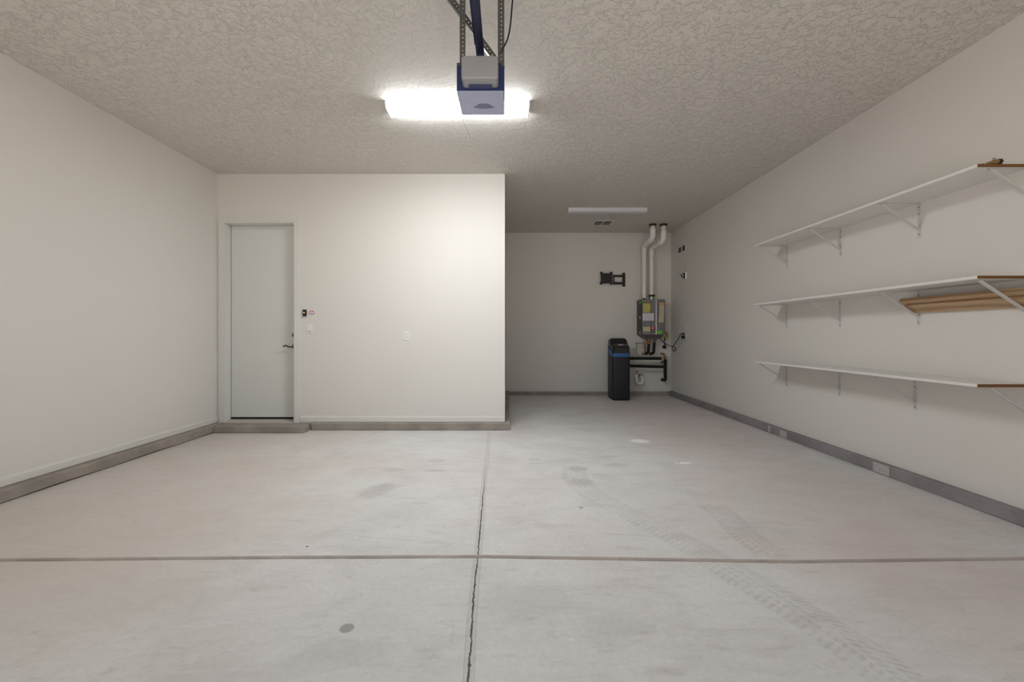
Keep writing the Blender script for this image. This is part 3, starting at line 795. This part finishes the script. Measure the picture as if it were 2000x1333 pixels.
# ------------------------------------------------------------------ vent pipes
def collar(mb, p, q, r, seg=20): mb.tube([p, q], r, seg)
def flue(x, xt, zr, label, ybk, zbot, strapcol=None):
    t = thing('flue_pipe', (x, ybk, zbot), label, 'pipe', 'white flue pipes above the heater')
    R = .0405
    pts = path([(xt, 7.93, H), (xt, 7.93, zr), (x, ybk, zr - .035), (x, ybk, zbot)], .085, 9)
    mb = MB(); mb.tube(pts, R, 24); obj('pipe_run', mb, M['pvc'], t, smooth=True)
    # elbows: a thicker sleeve following each bend
    R2 = .047
    d = (Vector((x, ybk, zr - .035)) - Vector((xt, 7.93, zr))).normalized()
    e1 = path([(xt, 7.93, zr + .165), (xt, 7.93, zr), Vector((xt, 7.93, zr)) + d * .15], .085, 10)
    mb = MB(); mb.tube(e1, R2, 24); collar(mb, Vector((xt, 7.93, zr + .165)), Vector((xt, 7.93, zr + .115)), R2 + .004); collar(mb, Vector((xt, 7.93, zr)) + d * .11, Vector((xt, 7.93, zr)) + d * .155, R2 + .004)
    el = obj('elbow', mb, M['pvc_clean'], t, smooth=True)
    C2 = Vector((x, ybk, zr - .035))
    e2 = path([C2 - d * .15, C2, C2 - Vector((0, 0, .16))], .085, 10)
    mb = MB(); mb.tube(e2, R2, 24); collar(mb, C2 - Vector((0, 0, .11)), C2 - Vector((0, 0, .165)), R2 + .004); collar(mb, C2 - d * .11, C2 - d * .155, R2 + .004)
    obj('elbow', mb, M['pvc'], t, smooth=True)
    mb = MB(); mb.tube([(xt, 7.93, H), (xt, 7.93, H - .035)], [.068, .060], 24); c = obj('ceiling_collar', mb, M['rust'], t, smooth=True); c['label'] = 'dark reddish brown ring at the ceiling'
    mb = MB()
    for k in range(3): mb.box(x - R - .001 + .03, x - R + .034, ybk - R - .0006, ybk - R + .004, zbot + .10 + k * .45, zbot + .15 + k * .45)
    return t
p1 = flue(2.612, 2.615, 2.905, 'left white flue pipe rising from the grey heater to the ceiling', 8.42, 1.84)
p2 = flue(2.748, 2.808, 2.860, 'right white flue pipe with black clamp above the grey heater', 8.40, 1.905)
m = MB(); m.tube([(2.748, 8.40, 1.895), (2.748, 8.40, 1.93)], .056, 20); m.tube([(2.775, 8.36, 1.91), (2.80, 8.345, 1.912)], .006, 8); obj('clamp', m, M['black'], p2, smooth=True)
m = MB(); m.tube([(2.748, 8.40, 1.833), (2.748, 8.40, 1.897)], [.048, .044], 20); obj('adapter', m, plain('aluminium_adapter', (.45, .45, .44), .3, .7), p2, smooth=True)
ink = plain('faded_ink', (.12, .11, .10), .6)
for zz in (2.02, 2.62):
    m = MB(); m.box(2.756, 2.761, 8.3575, 8.362, zz, zz + .05); obj('print_mark', m, ink, p2)

# ------------------------------------------------------------------ heater
def hx(px): return (px - 990) / 104.5
def hz(py): return 1.165 + (655 - py) / 104.5
F = 8.268
wh = thing('water_heater', (2.74, DB, 1.09), 'grey wall-mounted tankless water heater covered in stickers', 'water heater')
X0, X1 = hx(1254.6), hx(1299.8); Z0, Z1 = hz(654), hz(585.4)
m = MB(); m.prism([(F + .03, Z0 + .0), (F + .03, Z1 + .002), (DB - .002, Z1 + .002), (DB - .002, Z0 - .004), (F + .035, Z0 - .004)], 'x', X0 - .006, X1 - .004)
obj('casing', m, M['heater_dark'], wh)
m = MB(); m.rings([[(X0, F + .06, Z0 - .0045), (X1 - .008, F + .06, Z0 - .0045), (X1 - .008, DB - .002, Z0 - .0045), (X0, DB - .002, Z0 - .0045)],
                   [(X0 + .10, F + .10, Z0 - .078), (X1 - .05, F + .10, Z0 - .078), (X1 - .05, DB - .002, Z0 - .078), (X0 + .10, DB - .002, Z0 - .078)]])
obj('connection_pan', m, M['heater_pan'], wh)
# bowed front cover
pr = [(X0, F + .034), (X0, F + .004), (X0 + .004, F)]
for i in range(0, 9):
    t_ = i / 8; pr.append((X0 + .11 + (X1 - X0 - .15) * t_, F - .006 * math.sin(PI * t_)))
pr += [(X1 - .018, F + .002), (X1 - .006, F + .010), (X1, F + .024), (X1, F + .034)]
m = MB(); m.prism(pr, 'z', Z0, Z1); obj('front_cover', m, M['heater'], wh, smooth=True)
m = MB(); m.box(hx(1270.8), hx(1271.6), F - .0072, F, Z0, Z1); obj('panel_seam', m, M['heater_dark'], wh)
m = MB(); m.box(hx(1280.6), hx(1282.2), F - .011, F, Z0, Z1, .002); k = obj('trim_strip', m, M['silver'], wh); k['label'] = 'bright silver vertical strip'
def stick(px0, px1, py0, py1, mat, name, y=None, lab=None, off=.0075):
    mb = MB(); mb.box(hx(px0), hx(px1), F - off - .0008, F - off + .0006, hz(py1), hz(py0)); o = obj(name, mb, mat, wh)
    if lab: o['label'] = lab
    return o
stick(1256.2, 1270.2, 590.6, 610.6, M['yellow'], 'sticker', lab='tall yellow instruction label')
stick(1256.4, 1270, 591.2, 592.8, M['dark_slot'], 'label_heading', off=.0083)
m = MB(); m.tube([(hx(1268.5), F - .0075, hz(608.4)), (hx(1268.5), F - .0095, hz(608.4))], .010, 12); obj('label_dot', m, M['dark_slot'], wh)
stick(1254.9, 1276.8, 612.2, 626.8, M['whitelab'], 'sticker', lab='wide white label', off=.0095)
stick(1256, 1269.4, 638.9, 647.8, M['yellow2'], 'sticker', lab='small pale yellow label')
stick(1282.7, 1292.4, 646.4, 652.2, M['green'], 'sticker', lab='bright green sticker on the front')
# curved beige strip label
m = MB(); g_ = []
for i in range(13):
    t_ = i / 12; py = 591.2 + (630 - 591.2) * t_; sh = -1.6 * t_ ** 2.2
    lift = .0085 + .006 * t_ * t_
    g_.append([(hx(1287.2 + sh + .5 * math.sin(PI * t_)), F - lift, hz(py)), (hx(1297 + sh * .8), F - lift + .004, hz(py))])
m.sheet(g_); o = obj('sticker', m, M['beige'], wh); o['label'] = 'long curling beige paper label'
sm = o.modifiers.new('t', 'SOLIDIFY'); sm.thickness = .0008
m = MB(); m.box(hx(1287.6), hx(1296.2), F - .0105, F - .0092, hz(596.6), hz(591.6)); obj('label_heading', m, M['orange'], wh)
# controller
m = MB(); m.box(hx(1272.3), hx(1279.2), F - .0095, F, hz(649.4), hz(639.3), .001, 1); cp = obj('controller', m, M['heater_dark'], wh)
m = MB(); m.box(hx(1273), hx(1276.4), F - .0105, F - .0093, hz(642.4), hz(640)); obj('display', m, M['red_led'], cp)
for a in (1273.2, 1276.6):
    m = MB(); m.box(hx(a), hx(a + 1.8), F - .0105, F - .0093, hz(647.5), hz(644)); obj('key', m, M['greyplastic'], cp)
# side details
m = MB(); m.box(X0 - .0072, X0 - .0058, F + .075, F + .16, hz(592.5), hz(587.6)); k = obj('sticker', m, M['green'], wh); k['label'] = 'bright green sticker on the side'
for a in (617.6, 647.8):
    m = MB(); m.box(X0 - .012, X0 - .0055, F + .09, F + .16, hz(a + 5), hz(a), .002); obj('side_latch', m, plain('pale_latch', (.42, .41, .40), .4), wh)
m = MB(); m.box(X0 - .0068, X0 - .0058, F + .08, F + .14, hz(640), hz(600)); obj('side_recess', m, M['black'], wh)
m = MB()
for k_ in range(5): m.tube([(2.65 + .05 * k_, 8.42, Z0 - .078), (2.65 + .05 * k_, 8.42, Z0 - .095)], .012, 12)
obj('bottom_ports', m, M['brass'], wh, smooth=True)
m = MB(); m.box(X0 + .01, X0 + .10, F + .04, F + .2, Z1 + .001, Z1 + .008); m.tube([(2.612, 8.42, Z1 + .001), (2.625, 8.42, Z1 + .018)], .055, 20); obj('flue_socket', m, M['black'], wh)

# ------------------------------------------------------------------ pipework (all against the far wall)
YW = 8.50
def wx(px): return (px - 990) / 102.0
def wz(py): return 1.165 + (655 - py) / 102.0
def pipe(name, pts, r, mat, label, cat='pipe', group=None, rad=.03, extra=None, smooth=True):
    mb = MB(); mb.tube(path(pts, rad) if len(pts) > 2 else pts, r, 14)
    if extra:
        t = thing(name, pts[0], label, cat, group)
        obj('pipe_run', mb, mat, t, smooth=smooth)
        for nm, emb, em in extra: obj(nm, emb, em, t, smooth=True)
        return t
    return finish(obj(name, mb, mat, smooth=smooth), label, cat, group)
GP = 'insulated water pipes under the heater'
# brass valve bodies and short copper drop
e1 = MB(); e1.tube([(wx(1261.5), 8.44, wz(661)), (wx(1261.5), 8.44, wz(668))], .022, 14); e1.box(wx(1256.5), wx(1266), 8.42, 8.46, wz(671.5), wz(667.5), .008); e1.tube([(wx(1258.5), 8.44, wz(671)), (wx(1258.5), 8.44, wz(676))], .02, 12)
e2 = MB(); e2.tube([(wx(1258.5), 8.44, wz(679)), (wx(1258.5), 8.44, wz(681))], .022, 12); e2.tube([(wx(1258), 8.44, wz(692)), (wx(1252.5), 8.45, wz(691.5))], .012, 10)
pipe('copper_pipe', [(wx(1259), 8.44, wz(668)), (wx(1259), 8.44, wz(691)), (wx(1259), DB, wz(692))], .0145, M['copper'], 'copper pipe with brass valve hanging under the left of the heater', extra=[('valve', e1, M['brass']), ('coupling', e2, M['copper'])])
e3 = MB(); e3.tube([(wx(1265.8), 8.42, wz(658)), (wx(1265.8), 8.42, wz(675))], .019, 12); e3.tube([(wx(1268), 8.40, wz(668)), (wx(1268), 8.37, wz(668))], .012, 10)
pipe('insulated_pipe', [(wx(1265.5), 8.42, wz(672)), (wx(1264.8), 8.42, wz(689)), (wx(1264.8), DB, wz(692))], .026, M['foam'], 'left black foam-wrapped pipe dropping from the heater beside the copper one', group=GP, extra=[('valve', e3, M['brass'])])
e4 = MB(); e4.tube([(wx(1276.5), 8.42, wz(659)), (wx(1276.5), 8.42, wz(670))], .017, 12); e4.box(wx(1275), wx(1280), 8.39, 8.44, wz(666.5), wz(663.5), .006)
pipe('insulated_pipe', [(wx(1276.5), 8.42, wz(669)), (wx(1275), 8.42, wz(689)), (wx(1275), DB, wz(692.5))], .026, M['foam'], 'right black foam-wrapped pipe dropping from the heater', group=GP, extra=[('valve', e4, M['galv'])])
# horizontal runs from the softener
m = MB(); m.tube([(2.165, 8.32, wz(699.6)), (2.4, 8.36, wz(700)), (wx(1289.3), 8.40, wz(700.4))], .0265, 16)
finish(obj('insulated_pipe', m, M['foam'], smooth=True), 'upper horizontal black foam-wrapped pipe reaching right from the softener', 'pipe', GP)
e5 = MB(); e5.tube([(wx(1297.3), 8.44, wz(697)), (wx(1297.3), 8.44, wz(711))], .022, 14); e5.tube([(wx(1294), 8.44, wz(707)), (wx(1299), 8.44, wz(707))], .017, 12); e5.tube(path([(wx(1297), 8.44, wz(699)), (wx(1296.5), 8.44, wz(692.5)), (wx(1296.3), DB, wz(691.5))], .04), .020, 14)
e6 = MB(); e6.box(wx(1288.5), wx(1292.6), 8.405, 8.42, wz(710.5), wz(704.5), .006); e6.tube([(wx(1291), 8.42, wz(707)), (wx(1295), 8.44, wz(707))], .008, 8)
e7 = MB(); e7.tube([(wx(1294.5), 8.43, wz(698.3)), (wx(1300.2), 8.43, wz(698.3))], .013, 10)
mtv = thing('insulated_pipe', (wx(1297.5), 8.44, wz(745)), 'vertical black foam-wrapped pipe with brass valve right of the horizontal pipes', 'pipe', GP)
m = MB(); m.tube(path([(wx(1297.6), 8.43, wz(702)), (wx(1298), 8.43, wz(742.8)), (wx(1298), DB, wz(743.5))], .05), .030, 16); obj('pipe_run', m, M['foam'], mtv, smooth=True)
m = MB(); m.tube(spline([(2.155, 8.33, wz(714.0)), (2.4, 8.36, wz(714.6)), (wx(1280), 8.40, wz(716.2)), (wx(1296), 8.42, wz(716.4))]), .0275, 16)
finish(obj('insulated_pipe', m, M['foam'], smooth=True), 'lower horizontal black foam-wrapped pipe reaching right from the softener', 'pipe', GP)
obj('valve', e5, M['brass'], mtv, smooth=True); obj('valve_handle', e6, M['green_handle'], mtv); obj('union_nut', e7, M['copper'], mtv, smooth=True)
# thin grey drain lines
dg = thing('drain_tube', (wx(1243.5), 8.53, wz(736)), 'thin pale drain tube running down from beside the heater to the trap', 'tube')
m = MB(); m.tube(path([(wx(1257), 8.49, wz(671)), (wx(1243.8), 8.50, wz(671)), (wx(1244.2), 8.52, wz(696)), (wx(1258), 8.54, wz(696.4))], .02), .0062, 10); m.tube([(wx(1242.2), 8.50, wz(671)), (wx(1244.8), 8.50, wz(671))], .012, 10); obj('upper_line', m, M['grey_pipe'], dg, smooth=True)
m = MB(); m.tube(path([(wx(1229), 8.40, wz(683)), (wx(1241.4), 8.55, wz(682.6)), (wx(1242), 8.555, wz(697)), (wx(1242.4), 8.56, wz(734))], .02), .0078, 10); obj('lower_line', m, M['pvc'], dg, smooth=True)
m = MB(); m.tube([(wx(1239.4), 8.54, wz(682.6)), (wx(1241.4), 8.54, wz(682.6))], .012, 10); obj('elbow', m, M['black'], dg, smooth=True)
# trap
pt = thing('drain_trap', (wx(1251), 8.52, wz(753)), 'white plastic U-shaped drain trap low on the back wall', 'drain trap')
cxp = wx(1250.2)
m = MB()
loop = [(wx(1244.6), 8.52, wz(733)), (wx(1244.6), 8.52, wz(743.5))]
for i in range(1, 12):
    a = PI + PI * i / 12; loop.append((wx(1250.6) + .060 * math.cos(a), 8.52, wz(744) + .060 * math.sin(a)))
loop += [(wx(1256.8), 8.52, wz(742)), (wx(1256.2), 8.535, wz(738.6)), (wx(1255), DB - .01, wz(736.5)), (wx(1255), DB, wz(736.5))]
m.tube(loop, .030, 18); obj('trap_bend', m, M['pvc_clean'], pt, smooth=True)
m = MB(); m.tube([(wx(1244.6), 8.52, wz(733.2)), (wx(1244.6), 8.52, wz(737.5))], .039, 18); m.tube([(wx(1244.6), 8.52, wz(739.3)), (wx(1244.6), 8.52, wz(741))], .035, 18); obj('slip_nut', m, M['pvc_clean'], pt, smooth=True)
m = MB(); ring = [(wx(1255) + .042 * math.cos(a), DB - .012, wz(737.3) + .040 * math.sin(a)) for a in [math.radians(t) for t in range(-30, 215, 15)]]
m.tube(ring, .008, 8); obj('wall_seal', m, M['black'], pt, smooth=True)
m = MB(); m.tube(spline([(wx(1244), 8.50, wz(727)), (wx(1246.5), 8.49, wz(731)), (wx(1248.3), 8.49, wz(734.5))]), .003, 6); m.tube([(wx(1243.2), 8.50, wz(726)), (wx(1245.2), 8.50, wz(726))], .010, 8); obj('zip_tie', m, M['black'], pt)
# gas tubing
m = MB(); m.tube(spline([(wx(1298), 8.52, wz(660)), (wx(1303.5), 8.51, wz(659.5)), (wx(1305.2), 8.52, wz(655)), (wx(1304), 8.55, wz(651)), (wx(1301.5), DB, wz(650))]), .022, 14)
gt = thing('gas_tubing', (wx(1302), 8.55, wz(661)), 'curved yellow gas tubing at the lower right of the heater', 'tubing')
obj('tube_bend', m, M['gas'], gt, smooth=True)
m = MB(); m.tube(path([(wx(1299.2), 8.50, wz(660)), (wx(1299.5), 8.50, wz(676)), (wx(1302.5), DB, wz(678.5))], .04), .011, 12); obj('gas_pipe', m, M['black'], gt, smooth=True)
m = MB(); m.tube([(wx(1299.3), 8.50, wz(664)), (wx(1299.3), 8.50, wz(668))], .018, 12); obj('gas_valve', m, M['black'], gt, smooth=True)
m = MB(); m.tube([(wx(1301), 8.55, wz(678.5)), (wx(1301), 8.59, wz(678.5))], .035, 16); obj('wall_flange', m, M['black'], gt, smooth=True)
m = MB(); m.tube([(wx(1299.3), 8.482, wz(667)), (wx(1299.3), 8.478, wz(667))], .012, 12); obj('valve_tag', m, M['plate'], gt)

# cords and outlet on right wall
def ry(px): return 864 * XR / (px - 990)
ro = thing('wall_outlet', (XR, 7.92, 1.10), 'white outlet on the right wall with black plugs in it', 'outlet')
m = MB(); m.box(XR - .008, XR, 7.86, 7.98, 1.095, 1.225, .003); obj('cover_plate', m, M['plate'], ro)
sb = thing('wall_plate', (XR, 7.90, 1.25), 'pale narrow plate on the right wall directly above the plugged outlet', 'wall plate')
m = MB(); m.box(XR - .007, XR, 7.84, 7.91, 1.265, 1.385, .003); obj('cover_plate', m, M['plate'], sb)
m = MB(); m.box(XR - .0085, XR - .0068, 7.865, 7.885, 1.305, 1.345); obj('insert', m, M['white_plastic'], sb)
cord = thing('heater_power_cord', (XR - .02, 7.93, 1.18), 'thick black looped cord from the heater to the upper plug', 'cord')
m = MB(); m.tube(spline([(XR - .008, 7.93, 1.188), (XR - .03, 7.93, 1.190), (XR - .06, 7.94, 1.186), (XR - .078, 7.95, 1.172)]), [.016] * 9 + [.012] * 8 + [.007] * 8, 10); obj('plug', m, M['black'], cord, smooth=True)
P0 = [(XR - .078, 7.95, 1.172), (3.125, 8.03, 1.12), (3.13, 8.18, 1.04), (3.118, 8.28, .97), (3.10, 8.30, .925), (3.125, 8.30, .862), (3.163, 8.30, .89), (3.150, 8.31, .94), (3.10, 8.36, .958), (3.04, 8.44, .99), (2.97, 8.46, 1.05), (2.92, 8.43, 1.09)]
m = MB(); m.tube(spline(P0), .0068, 8); obj('cord_run', m, M['black'], cord, smooth='all')
ad = thing('power_adapter', (XR - .03, 7.93, 1.10), 'black plug-in adapter in the lower socket with thin grey wire', 'adapter')
m = MB(); m.box(XR - .058, XR - .008, 7.90, 7.955, 1.100, 1.160, .005); obj('adapter_body', m, M['black'], ad)
m = MB(); m.tube(spline([(XR - .033, 7.93, 1.100), (XR - .04, 7.95, 1.06), (XR - .06, 8.05, .95), (3.085, 8.25, .80), (3.07, 8.45, .68), (wx(1308), 8.56, wz(708)), (wx(1300), 8.50, wz(706))]), .0026, 6); obj('thin_wire', m, M['greyplastic'], ad, smooth='all')

# ------------------------------------------------------------------ softener
sf = thing('water_softener', (2.035, 8.06, 0), 'tall dark water softener cabinet with blue band on the floor by the back wall', 'water softener')
sx0, sx1, sy0, sy1 = 1.878, 2.195, 7.85, 8.28
def rr(x0, x1, y0, y1, z, r, n=5, zf=None):
    pts = []
    for cx_, cy_, a0 in ((x1 - r, y1 - r, 0), (x0 + r, y1 - r, 90), (x0 + r, y0 + r, 180), (x1 - r, y0 + r, 270)):
        for i in range(n + 1):
            a = math.radians(a0 + 90 * i / n); x = cx_ + r * math.cos(a); y = cy_ + r * math.sin(a)
            pts.append((x, y, z if zf is None else zf(x, y)))
    return pts
def band_lo(x, y):  # blue band climbs along the sides toward the back
    t_ = max(0, min(1, (y - (sy0 + .03)) / .22)); t_ = t_ * t_ * (3 - 2 * t_); return .775 + .115 * t_
def band_hi(x, y): return band_lo(x, y) + .068
m = MB()
m.rings([rr(sx0 + .02, sx1 - .02, sy0 + .02, sy1 - .02, 0, .04), rr(sx0 + .006, sx1 - .006, sy0 + .006, sy1 - .006, .012, .05), rr(sx0, sx1, sy0, sy1, .04, .05),
         rr(sx0, sx1, sy0, sy1, .5, .05, zf=lambda x, y: .45), rr(sx0, sx1, sy0, sy1, 0, .05, zf=band_lo), rr(sx0 + .004, sx1 - .004, sy0 + .004, sy1 - .004, 0, .05, zf=lambda x, y: band_lo(x, y) + .002)])
obj('cabinet', m, M['soft_body'], sf, smooth=True)
m = MB(); m.rings([rr(sx0 - .0015, sx1 + .0015, sy0 - .0015, sy1 + .0015, 0, .05, zf=lambda x, y: band_lo(x, y) + .003), rr(sx0 - .0015, sx1 + .0015, sy0 - .0015, sy1 + .0015, 0, .05, zf=band_hi)])
obj('trim_band', m, M['blue'], sf, smooth=True)
def lid_top(x, y):
    d = y - sy0
    if d < .035: z = .935 + .018 * math.sin(PI / 2 * d / .035)
    elif d < .16: z = .953 + (d - .035) / .125 * .055
    elif d < .22: z = 1.008 + .09 * math.sin(PI / 2 * (d - .16) / .06)
    elif d < .36: z = 1.098 + .012 * math.sin(PI * (d - .22) / .14)
    else: z = 1.098 - .05 * ((d - .36) / .07) ** 2
    ex = min(x - sx0, sx1 - x); e = max(0, min(1, ex / (.05 if d > .16 else .03)))
    return z - (1 - math.sqrt(max(0, 1 - (1 - e) ** 2))) * (.07 if d > .14 else .02)
m = MB()
ins = .006
NX, NY = 22, 34
grid = []
X0_, X1_ = sx0 + ins, sx1 - ins
for j in range(NY + 1):
    y = sy0 + ins + (sy1 - sy0 - 2 * ins) * j / NY
    # rounded-corner plan inset
    dy = min(y - sy0, sy1 - y); inset = 0 if dy > .05 else .05 - math.sqrt(max(0, .05 ** 2 - (.05 - dy) ** 2))
    inset = min(inset, .045) * .9
    grid.append([(X0_ + inset + (X1_ - X0_ - 2 * inset) * i / NX, y, lid_top(sx0 + ins + (sx1 - sx0 - 2 * ins) * i / NX, y)) for i in range(NX + 1)])
m.sheet(grid)
# skirt down to the band
edge = [grid[0][i] for i in range(NX + 1)] + [grid[j][NX] for j in range(1, NY + 1)] + [grid[NY][i] for i in range(NX - 1, -1, -1)] + [grid[j][0] for j in range(NY - 1, 0, -1)]
lo = [(x, y, band_hi(x, y) - .01) for x, y, z in edge]
n_ = len(edge); A_ = [m.bm.verts.new(p) for p in edge]; B_ = [m.bm.verts.new(p) for p in lo]
for i in range(n_): m.bm.faces.new((A_[i], A_[(i + 1) % n_], B_[(i + 1) % n_], B_[i]))
bmesh.ops.remove_doubles(m.bm, verts=m.bm.verts, dist=.0002)
obj('lid', m, M['soft_lid'], sf, smooth=True)
def tilt_quad(x0, x1, d0, d1, off, inset=0, th=.003):
    mb = MB(); rows_ = []
    for j in range(5):
        d = d0 + (d1 - d0) * j / 4
        rows_.append([(x0 + (x1 - x0) * i / 4, sy0 + d, .953 + (d - .035) / .125 * .055 + off) for i in range(5)])
    mb.sheet(rows_); return mb
o = obj('control_panel', tilt_quad(sx0 + .042, sx1 - .034, .04, .155, .004), M['soft_panel'], sf); sm = o.modifiers.new('t', 'SOLIDIFY'); sm.thickness = .004
o = obj('name_plate', tilt_quad(sx0 + .125, sx0 + .215, .085, .125, .0062), plain('pale_name_plate', (.50, .49, .47), .4, var=.3, scale=200), sf); sm = o.modifiers.new('t', 'SOLIDIFY'); sm.thickness = .002
m = MB(); m.box(sx0 + .145, sx0 + .20, sy0 + .185, sy0 + .20, 1.060, 1.066); obj('display', m, plain('dim_display', (.10, .11, .14), .3), sf)
m = MB(); m.tube([(2.13, 8.28, wz(699.6)), (2.17, 8.32, wz(699.6))], .02, 12); m.tube([(2.13, 8.28, wz(714)), (2.17, 8.33, wz(714))], .02, 12); m.tube([(2.09, 8.26, 1.0), (2.09, 8.4, .93)], .01, 8)
obj('hose_ports', m, M['black'], sf, smooth=True)

# small flecks and debris lying on floor
random.seed(9)

# ------------------------------------------------------------------ daylight and camera
w = bpy.data.worlds.new('world'); S.world = w; w.use_nodes = True
bg = w.node_tree.nodes['Background']; g = G(w.node_tree); sp = g.n('ShaderNodeSeparateXYZ'); g.put(sp.inputs[0], g.n('ShaderNodeTexCoord').outputs['Generated'])
up = g.ramp(sp.outputs[2], -.03, .03)
g.put(bg.inputs['Color'], g.mix(up, (1.0, .93, .84), (.82, .90, 1.0)))          # sunlit drive below, open sky above
g.put(bg.inputs['Strength'], g.math('ADD', g.math('MULTIPLY', up, SKY - GROUND), GROUND))
pl = bpy.data.lights.new('garage_opening_portal', 'AREA'); pl.shape = 'RECTANGLE'; pl.size = 4.88; pl.size_y = 2.35
pl.cycles.is_portal = True
po = bpy.data.objects.new('garage_opening_portal', pl); C.objects.link(po); po.location = (-.16, DF - .02, 1.175); po.rotation_euler = (PI / 2, 0, 0)

cam = bpy.data.cameras.new('camera'); co = bpy.data.objects.new('camera', cam); C.objects.link(co)
co.location = (0, 0, 1.165); co.rotation_euler = (PI / 2, 0, 0)
cam.sensor_width = 36; cam.lens = 864 / 2000 * 36; cam.shift_x = .005; cam.shift_y = -.00575; cam.clip_start = .02
S.camera = co
S.view_settings.view_transform = 'Standard'; S.view_settings.look = 'None'; S.view_settings.gamma = 1
S.view_settings.use_curve_mapping = False
S.view_settings.exposure = 0.0
